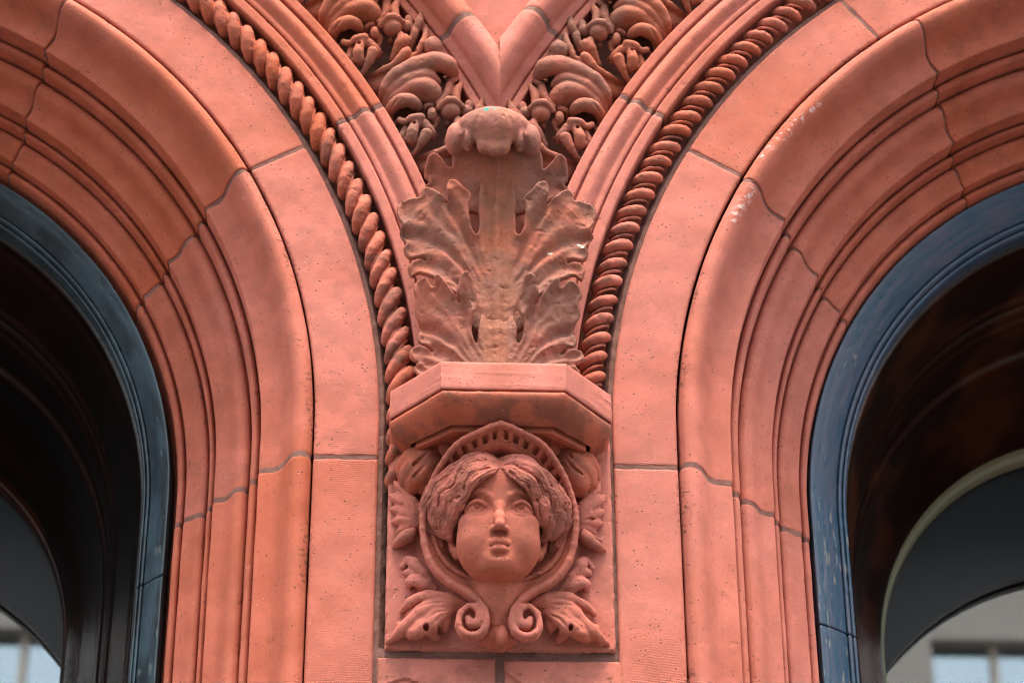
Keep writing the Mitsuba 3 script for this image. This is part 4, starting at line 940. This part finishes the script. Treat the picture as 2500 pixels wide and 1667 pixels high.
V2 = [([(-0.0996, 3.9271), (-0.0791, 3.8911), (-0.0545, 3.8368), (-0.034, 3.7853), (-0.0247, 3.7299)], 1.0), ([(-0.1501, 3.9484), (-0.1262, 3.9143), (-0.0845, 3.8602), (-0.0488, 3.8022), (-0.0302, 3.7404)], 0.3), ([(-0.1856, 3.882), (-0.148, 3.8708), (-0.0917, 3.8251), (-0.0487, 3.7721), (-0.0283, 3.7086)], 1.0), ([(-0.1371, 3.8215), (-0.1007, 3.7924), (-0.0578, 3.7398), (-0.0338, 3.6874)], 0.8)]
put('leaf', clay(weather(leaf(T2, blade(3.71, -.094, .022, V2), .014, 0.0018, 0.008), 0.0008, 85, chip=0.0020), 0.42, 0.52, mat='leaf_clay'), AL)
T1 = both([(-0.0195, 3.7454), (-0.0296, 3.7367), (-0.0333, 3.7196), (-0.0378, 3.6984), (-0.0414, 3.6773), (-0.0432, 3.6606), (-0.0436, 3.6439), (-0.0464, 3.6384), (-0.0512, 3.6479), (-0.0538, 3.6603), (-0.0538, 3.6729), (-0.051, 3.6876), (-0.0448, 3.7025), (-0.0412, 3.7152), (-0.0443, 3.7258), (-0.0489, 3.7342), (-0.0515, 3.7501), (-0.0578, 3.7608), (-0.0638, 3.7641), (-0.0711, 3.7627), (-0.0766, 3.7538), (-0.0798, 3.7399), (-0.0827, 3.7271), (-0.0767, 3.712), (-0.0837, 3.7186), (-0.093, 3.7343), (-0.1069, 3.7531), (-0.1162, 3.7608), (-0.1226, 3.7581), (-0.1228, 3.7458), (-0.1289, 3.7484), (-0.1336, 3.7558), (-0.1392, 3.7608), (-0.1483, 3.7576), (-0.1575, 3.7527), (-0.1598, 3.7382), (-0.1555, 3.7223), (-0.1567, 3.7023), (-0.1524, 3.6855), (-0.1471, 3.671), (-0.1509, 3.6588), (-0.1518, 3.649), (-0.1475, 3.6407), (-0.1347, 3.6321), (-0.1229, 3.6261), (-0.1357, 3.6345), (-0.1484, 3.6376), (-0.1618, 3.6357), (-0.1655, 3.6217), (-0.157, 3.6105), (-0.1488, 3.6062), (-0.1536, 3.6007), (-0.1575, 3.5978), (-0.1538, 3.588), (-0.1439, 3.5749), (-0.1203, 3.5641), (-0.0808, 3.5608), (-0.0205, 3.5619)])
V1 = [([(-0.0767, 3.712), (-0.0652, 3.6831), (-0.0541, 3.6416), (-0.0376, 3.5903)], 1.0), ([(-0.1228, 3.7458), (-0.1001, 3.7098), (-0.0742, 3.662), (-0.0449, 3.5901)], 0.4), ([(-0.1471, 3.671), (-0.1178, 3.6611), (-0.0812, 3.6307), (-0.0485, 3.5839)], 1.0), ([(-0.1229, 3.6261), (-0.0956, 3.6097), (-0.0629, 3.5836)], 1.0)]
put('leaf', clay(weather(leaf(T1, blade(3.55, -.104, .030, V1, dive=[(-0.0195, 3.7284)][0][1]), .014, 0.0018, 0.008), 0.0008, 85, chip=0.0020, seed=2), 0.62, 0.40, mat='leaf_clay'), AL)
T3 = both([(-0.0154, 4.0534), (-0.0459, 4.0503), (-0.0726, 4.0497), (-0.0859, 4.0448), (-0.0915, 4.0287), (-0.0923, 4.0105), (-0.1028, 4.0125), (-0.1114, 4.0236), (-0.1238, 4.0329), (-0.1362, 4.0303), (-0.1422, 4.0149), (-0.1431, 3.9979), (-0.1351, 3.9891), (-0.1433, 3.9826), (-0.1424, 3.9709), (-0.125, 3.9646), (-0.1097, 3.9504), (-0.0945, 3.9363), (-0.0757, 3.9245), (-0.055, 3.9217), (-0.0409, 3.9109), (-0.037, 3.856), (-0.0156, 3.8346)])
def neck(x, z, d):
    dx = np.abs(x - AX)
    y = yc(z) + 0.007 + 0.014 * np.clip(dx / 0.085, 0, 1.6)**2 * np.clip((4.10 - z) / 0.10, 0, 1)
    y = y - 0.012 * np.exp(-(d / 0.012)**2) * np.clip((dx - 0.06) / 0.04, 0, 1) 
    return y + 0.004 * (meshkit.fbm(np.stack([x * 40, z * 40, x * 0 + 3], -1), 3) - 0.5)
put('leaf', clay(weather(leaf(T3, neck, .012, 0.0022, 0.010), 0.0006, 60, chip=0.0012, seed=3), 0.50, 0.45, mat='leaf_clay'), AL)
# stalk: a ribbed column up the middle, its flanks running back to the wall
Zs = np.linspace(3.57, 4.12, 190)
ws = np.interp(Zs, [3.57, 3.62, 3.66, 3.74, 3.80, 3.86, 3.90, 3.96, 4.02, 4.12], [.085, .060, .024, .021, .026, .021, .024, .058, .078, .075])
u = np.linspace(-1, 1, 61)
U, ZZ = np.meshgrid(u, Zs, indexing='ij')
WW = np.tile(ws, (len(u), 1))
Xs = AX + U * WW
Ys = yc(ZZ) + 0.004 + 0.12 * np.clip(np.abs(U) - 0.45, 0, 1)**1.6 / 0.55**1.6 - 0.006 * np.exp(-((Xs - AX) / 0.006)**2) + 0.003 * np.exp(-((np.abs(Xs - AX) - 0.013) / 0.005)**2)
put('stalk', clay(weather(facing(np.stack([Xs, Ys, ZZ], -1)), 0.0010, 50), 0.55, 0.45, mat='leaf_clay'), AL)
# the tip of the leaf, curled over towards the street
s = Sculpt(0.0014, 0.012)
BX = -0.0165
s.ball((BX, -.134, 4.079), (.070, .050, .036), None, .012)
s.ball((BX, -.160, 4.068), (.052, .032, .036), None, .012)
s.ball((BX, -.160, 4.040), (.034, .018, .028), None, .010)
for q in (-1, 0, 1): s.ball((BX + q * .017, -.162 + abs(q) * .003, 4.021 - .006 * (q == 0)), (.012, .012, .013), None, .008)
for q in (-1, 1): s.tube([(BX + q * .014, -.184, 4.096), (BX + q * .028, -.190, 4.074), (BX + q * .0345, -.186, 4.054)], [.001, .0030, .0030], .004, True)
for q in (-1, 1): s.tube([(BX + q * .030, -.172, 4.106), (BX + q * .047, -.186, 4.086), (BX + q * .052, -.182, 4.064)], [.001, .0034, .0040], .004, True)
for q in (-1, 1):
    s.ball((BX + q * .0480, -.150, 4.046), (.0125, .019, .024), None, .006)
    s.ball((BX + q * .0700, -.132, 4.056), (.0190, .028, .032), None, .006)
for q in (-1, 1):
    s.tube([(BX + q * .0355, -.184, 4.062), (BX + q * .0365, -.178, 4.038), (BX + q * .036, -.166, 4.016)], [.001, .0036, .006], .002, True)
    s.tube([(BX + q * .058, -.170, 4.076), (BX + q * .0585, -.163, 4.050), (BX + q * .056, -.150, 4.022)], [.001, .0055, .009], .002, True)
s.tube([(-0.0235, -.145, 4.124), (-0.0215, -.172, 4.110), (-0.0195, -.188, 4.092)], [.0015, .0030, .0012], .003, True)
s.tube([(-0.0095, -.145, 4.124), (-0.0125, -.172, 4.110), (-0.0170, -.188, 4.088)], [.0015, .0030, .0012], .003, True)
put('curled_tip', clay(weather(s.build(), 0.0014, 40, chip=0.0016), 0.98, 0.42, mat='leaf_clay'), AL)
labels[AL + '__curled_tip'] = {'label': 'rounded leaf tip curled forward, with two specks of green paint'}
tag(AL, 'large brown stained acanthus leaf standing on the half octagonal shelf', 'carved leaf')

# ---------------------------------------------------------------- foliage friezes between the reeded bands and the V
UNIT = dict(
 scroll_leaf=[([(-0.2279, 0.022, 4.2415), (-0.2232, 0.002, 4.2568), (-0.2057, -0.01, 4.2791), (-0.1811, -0.016, 4.2938), (-0.1534, -0.022, 4.3024), (-0.1235, -0.026, 4.3072), (-0.1015, -0.026, 4.301), (-0.0902, -0.014, 4.2916)], [.005, .009, .012, .014, .0155, .0160, .014, .009]),
              ([(-0.2217, 0.018, 4.2292), (-0.2121, 0.002, 4.2498), (-0.1905, -0.012, 4.2642), (-0.1629, -0.02, 4.2739), (-0.1371, -0.022, 4.2773), (-0.1209, -0.012, 4.2715)], [.005, .008, .010, .011, .010, .006]),
              ([(-0.2155, 0.018, 4.2198), (-0.2039, 0.002, 4.2374), (-0.1823, -0.01, 4.2506), (-0.1586, -0.018, 4.2541), (-0.1357, -0.02, 4.2504), (-0.1246, -0.014, 4.2385), (-0.1272, -0.002, 4.2275)], [.005, .008, .010, .013, .0135, .011, .006]),
              ([(-0.2121, 0.022, 4.1985), (-0.2109, 0.006, 4.2128), (-0.1976, -0.012, 4.2199), (-0.1759, -0.02, 4.2209), (-0.1599, -0.012, 4.2149), (-0.1558, 0, 4.2113)], [.005, .008, .010, .0105, .008, .004]),
              ([(-0.1902, 0.004, 4.2518), (-0.1664, -0.004, 4.2504), (-0.1444, -0.004, 4.245), (-0.1421, 0.006, 4.2351)], [.010, .014, .014, .008]),
              ([(-0.2236, -0.004, 4.2308), (-0.2122, -0.02, 4.2548), (-0.1906, -0.034, 4.2673), (-0.1591, -0.044, 4.2743), (-0.1255, -0.046, 4.2791), (-0.1056, -0.04, 4.2762)], [.001, .0036, .0040, .0040, .0036, .001], 1), ([(-0.2164, -0.004, 4.2165), (-0.2039, -0.022, 4.2368), (-0.1824, -0.038, 4.2477), (-0.1568, -0.046, 4.2488), (-0.133, -0.044, 4.2484)], [.001, .0036, .0040, .0038, .001], 1),
              ([(-0.2092, -0.01, 4.2077), (-0.1937, -0.034, 4.2178), (-0.1701, -0.044, 4.2186), (-0.1464, -0.044, 4.2168), (-0.1364, -0.034, 4.2121)], [.001, .0036, .0040, .0036, .001], 1), ([(-0.0985, -0.034, 4.2722)], (.008, .016, .010), 1), ([(-0.1755, -0.018, 4.1971)], (.020, .030, .010), 1)],
 bud=[([(-0.0945, -0.014, 4.202)], (.019, .018, .018)), ([(-0.1184, -0.014, 4.2194), (-0.1037, -0.016, 4.2376), (-0.0964, -0.006, 4.2691)], [.0055, .007, .0085]), ([(-0.0847, -0.012, 4.2265), (-0.0828, -0.01, 4.2521), (-0.0739, -0.004, 4.2723)], [.009, .0085, .006]),
      ([(-0.1164, -0.022, 4.2043), (-0.1028, -0.03, 4.2146), (-0.087, -0.028, 4.2164), (-0.0729, -0.018, 4.2106)], [.006, .0075, .0075, .006]), ([(-0.1088, -0.03, 4.2205)], (.004, .014, .005), 1), ([(-0.0929, -0.02, 4.2423), (-0.0906, -0.032, 4.2147)], [.003, .003], 1), ([(-0.0646, -0.006, 4.2071)], (.013, .012, .012)), ([(-0.0586, -0.004, 4.2207)], (.009, .010, .014))],
 bead=[([(-0.1296, -0.012, 4.1941)], (.0095, .011, .0145)), ([(-0.1238, -0.002, 4.1868)], (.010, .010, .012))],
 husk=[([(-0.1554, -0.01, 4.1781)], (.014, .014, .015)), ([(-0.1516, -0.018, 4.1822), (-0.1673, -0.02, 4.1804), (-0.181, -0.016, 4.1733), (-0.1919, -0.01, 4.1807)], [.0085, .0075, .0055, .0065]), ([(-0.1593, -0.014, 4.1752), (-0.1672, -0.018, 4.1509), (-0.1682, -0.014, 4.1371), (-0.1634, -0.004, 4.1298)], [.008, .0105, .0105, .008]),
       ([(-0.1434, -0.01, 4.1712), (-0.1334, -0.006, 4.1576), (-0.1292, 0.004, 4.1502)], [.010, .010, .006]), ([(-0.1788, -0.004, 4.1649), (-0.1873, -0.004, 4.1457)], [.008, .008]), ([(-0.1803, 0, 4.1391)], (.010, .010, .010)), ([(-0.1642, -0.03, 4.1665)], (.0045, .016, .005), 1), ([(-0.157, -0.03, 4.1454), (-0.1548, -0.024, 4.1307)], [.003, .004], 1)],
 stem_knob=[([(-0.1402, -0.016, 4.1459), (-0.1478, -0.014, 4.1305), (-0.1602, -0.004, 4.1134), (-0.1776, 0.012, 4.1024)], [.0115, .0085, .0055, .004])],
 fan_leaf=[([(-0.2552, 0.03, 4.2903), (-0.2349, 0.026, 4.2807), (-0.2171, 0.022, 4.293), (-0.1913, 0.02, 4.312), (-0.1634, 0.016, 4.3296), (-0.1395, 0.012, 4.3471)], [.012, .018, .020, .018, .016, .012]), ([(-0.2634, 0.02, 4.2989), (-0.2312, 0, 4.3027), (-0.2034, -0.014, 4.3112), (-0.1868, -0.02, 4.3299), (-0.1799, -0.018, 4.339)], [.004, .006, .0075, .0095, .008]), ([(-0.2552, 0.022, 4.2932), (-0.2172, 0.002, 4.302), (-0.1835, -0.006, 4.3168), (-0.1599, -0.014, 4.3412), (-0.1472, -0.016, 4.371), (-0.1445, -0.008, 4.3995)], [.004, .006, .007, .007, .0065, .004]),
           ([(-0.2079, 0.004, 4.3345), (-0.1973, -0.01, 4.3567), (-0.1925, -0.014, 4.3712), (-0.199, -0.008, 4.3942)], [.008, .010, .009, .004]), ([(-0.1861, -0.002, 4.3554), (-0.1824, -0.01, 4.3695), (-0.1847, -0.006, 4.3861)], [.007, .008, .004]), ([(-0.2432, 0.024, 4.2962), (-0.2032, 0.01, 4.3045), (-0.1635, 0.002, 4.3244), (-0.1397, -0.004, 4.3404)], [.005, .007, .008, .008]),
           ([(-0.2148, 0.01, 4.3783), (-0.2128, 0, 4.3785)], [.006, .006]), ([(-0.2072, -0.02, 4.3024), (-0.1816, -0.028, 4.3169), (-0.1621, -0.028, 4.3469)], [.001, .003, .001], 1), ([(-0.166, -0.026, 4.3409)], (.005, .014, .008), 1), ([(-0.1686, 0.002, 4.3962), (-0.1588, -0.01, 4.4101), (-0.1552, -0.006, 4.4383)], [.008, .009, .005]), ([(-0.1762, 0.002, 4.3661), (-0.1666, -0.008, 4.3889), (-0.1729, -0.004, 4.4091)], [.008, .008, .004])],
 tendril=[([(-0.2561, 0.02, 4.3299), (-0.2461, 0.004, 4.3383), (-0.2443, -0.006, 4.3484), (-0.2526, -0.006, 4.3581), (-0.2586, 0, 4.3549)], [.004, .006, .0065, .006, .004]), ([(-0.2011, 0.022, 4.1988), (-0.2085, 0.006, 4.1709), (-0.2041, -0.004, 4.1476), (-0.1942, -0.004, 4.1479)], [.004, .006, .006, .004]),
          ([(-0.1068, 0.01, 4.2973), (-0.0949, -0.006, 4.2764), (-0.087, -0.01, 4.2787), (-0.083, -0.004, 4.2928)], [.004, .006, .006, .004]), ([(-0.1457, 0.012, 4.2078), (-0.144, -0.002, 4.215), (-0.1342, -0.008, 4.2183), (-0.1242, -0.004, 4.2165)], [.004, .0055, .0055, .004]), ([(-0.1213, 0.014, 4.1619), (-0.1294, 0.002, 4.1679), (-0.1217, -0.004, 4.1759)], [.005, .006, .004]), ([(-0.2336, 0.014, 4.4033), (-0.2256, 0, 4.4106), (-0.2114, -0.006, 4.4091)], [.004, .006, .004])],
 leaf_knob=[([(-0.1309, -0.01, 4.3548)], (.020, .020, .021)), ([(-0.1236, -0.004, 4.3409)], (.015, .016, .014)), ([(-0.1401, -0.012, 4.3643), (-0.1301, -0.018, 4.3651), (-0.1179, -0.012, 4.3599)], [.006, .008, .006])])
DPHI = math.radians(8.6)
def turn(vf, a, k):
    v = np.array(vf[0]); c = np.array(AC[0])
    d = v[:, [0, 2]] - c
    x, z = c[0] + d[:, 0] * math.cos(a) - d[:, 1] * math.sin(a), c[1] + d[:, 0] * math.sin(a) + d[:, 1] * math.cos(a)
    v[:, 0], v[:, 2] = x, z
    if k == 0: return v, vf[1]
    v, f = mirrored((v, vf[1]), (AC[0][0] + AC[1][0]) / 2)
    return v - [0, 0, 0.0015], f
built = []
for nm, L in [(nm, L) for nm, L in UNIT.items() if nm != 'tendril'] + [('tendril', [q]) for q in UNIT['tendril']]:
    s = Sculpt(0.0013, 0.0034 if nm in ('scroll_leaf', 'fan_leaf') else 0.0026)
    if nm == 'scroll_leaf':
        L = [(q[0], np.array(q[1]) * 1.28) if len(q) == 2 and len(q[0]) > 1 else q for q in L]
    for P, R, *cut in L:
        if len(P) == 1: s.ball(P[0], R, None, 0.0015 if cut else None, bool(cut))
        else: s.tube(P, R, 0.0015 if cut else None, bool(cut))
    built.append((nm, s.build()))
for k, n in ((0, 'foliage_frieze'), (1, 'foliage_frieze_001')):
    P = sweep(k, resample([(1.404, 0.036), (1.50, 0.040), (1.578, 0.036)], 0.006), -0.06, rad(64), step=0.008, rref=1.5, ends=False)
    put('bed', clay(weather(facing(P), 0.0016, 40), 0.2, 0.7, mat='leaf_clay'), n)
    for i in (-1, 0, 1, 2, 3):
        for nm, vf in built:
            if i < 0 and nm not in ('fan_leaf', 'leaf_knob', 'bead'): continue
            a = DPHI * i
            vf2 = weather(turn(vf, a, k), 0.0014, 42, chip=0.001, seed=i + 5 * k + 9)
            up = i >= 1 or (i == 0 and nm in ('fan_leaf',))
            put(nm, clay(vf2, 0.10 if up else 0.45, 0.02 if up else 0.30, mat='leaf_clay'), n)
tag('foliage_frieze', 'deeply carved scroll foliage in the band left of the V', 'frieze')
tag('foliage_frieze_001', 'deeply carved scroll foliage in the band right of the V', 'frieze')
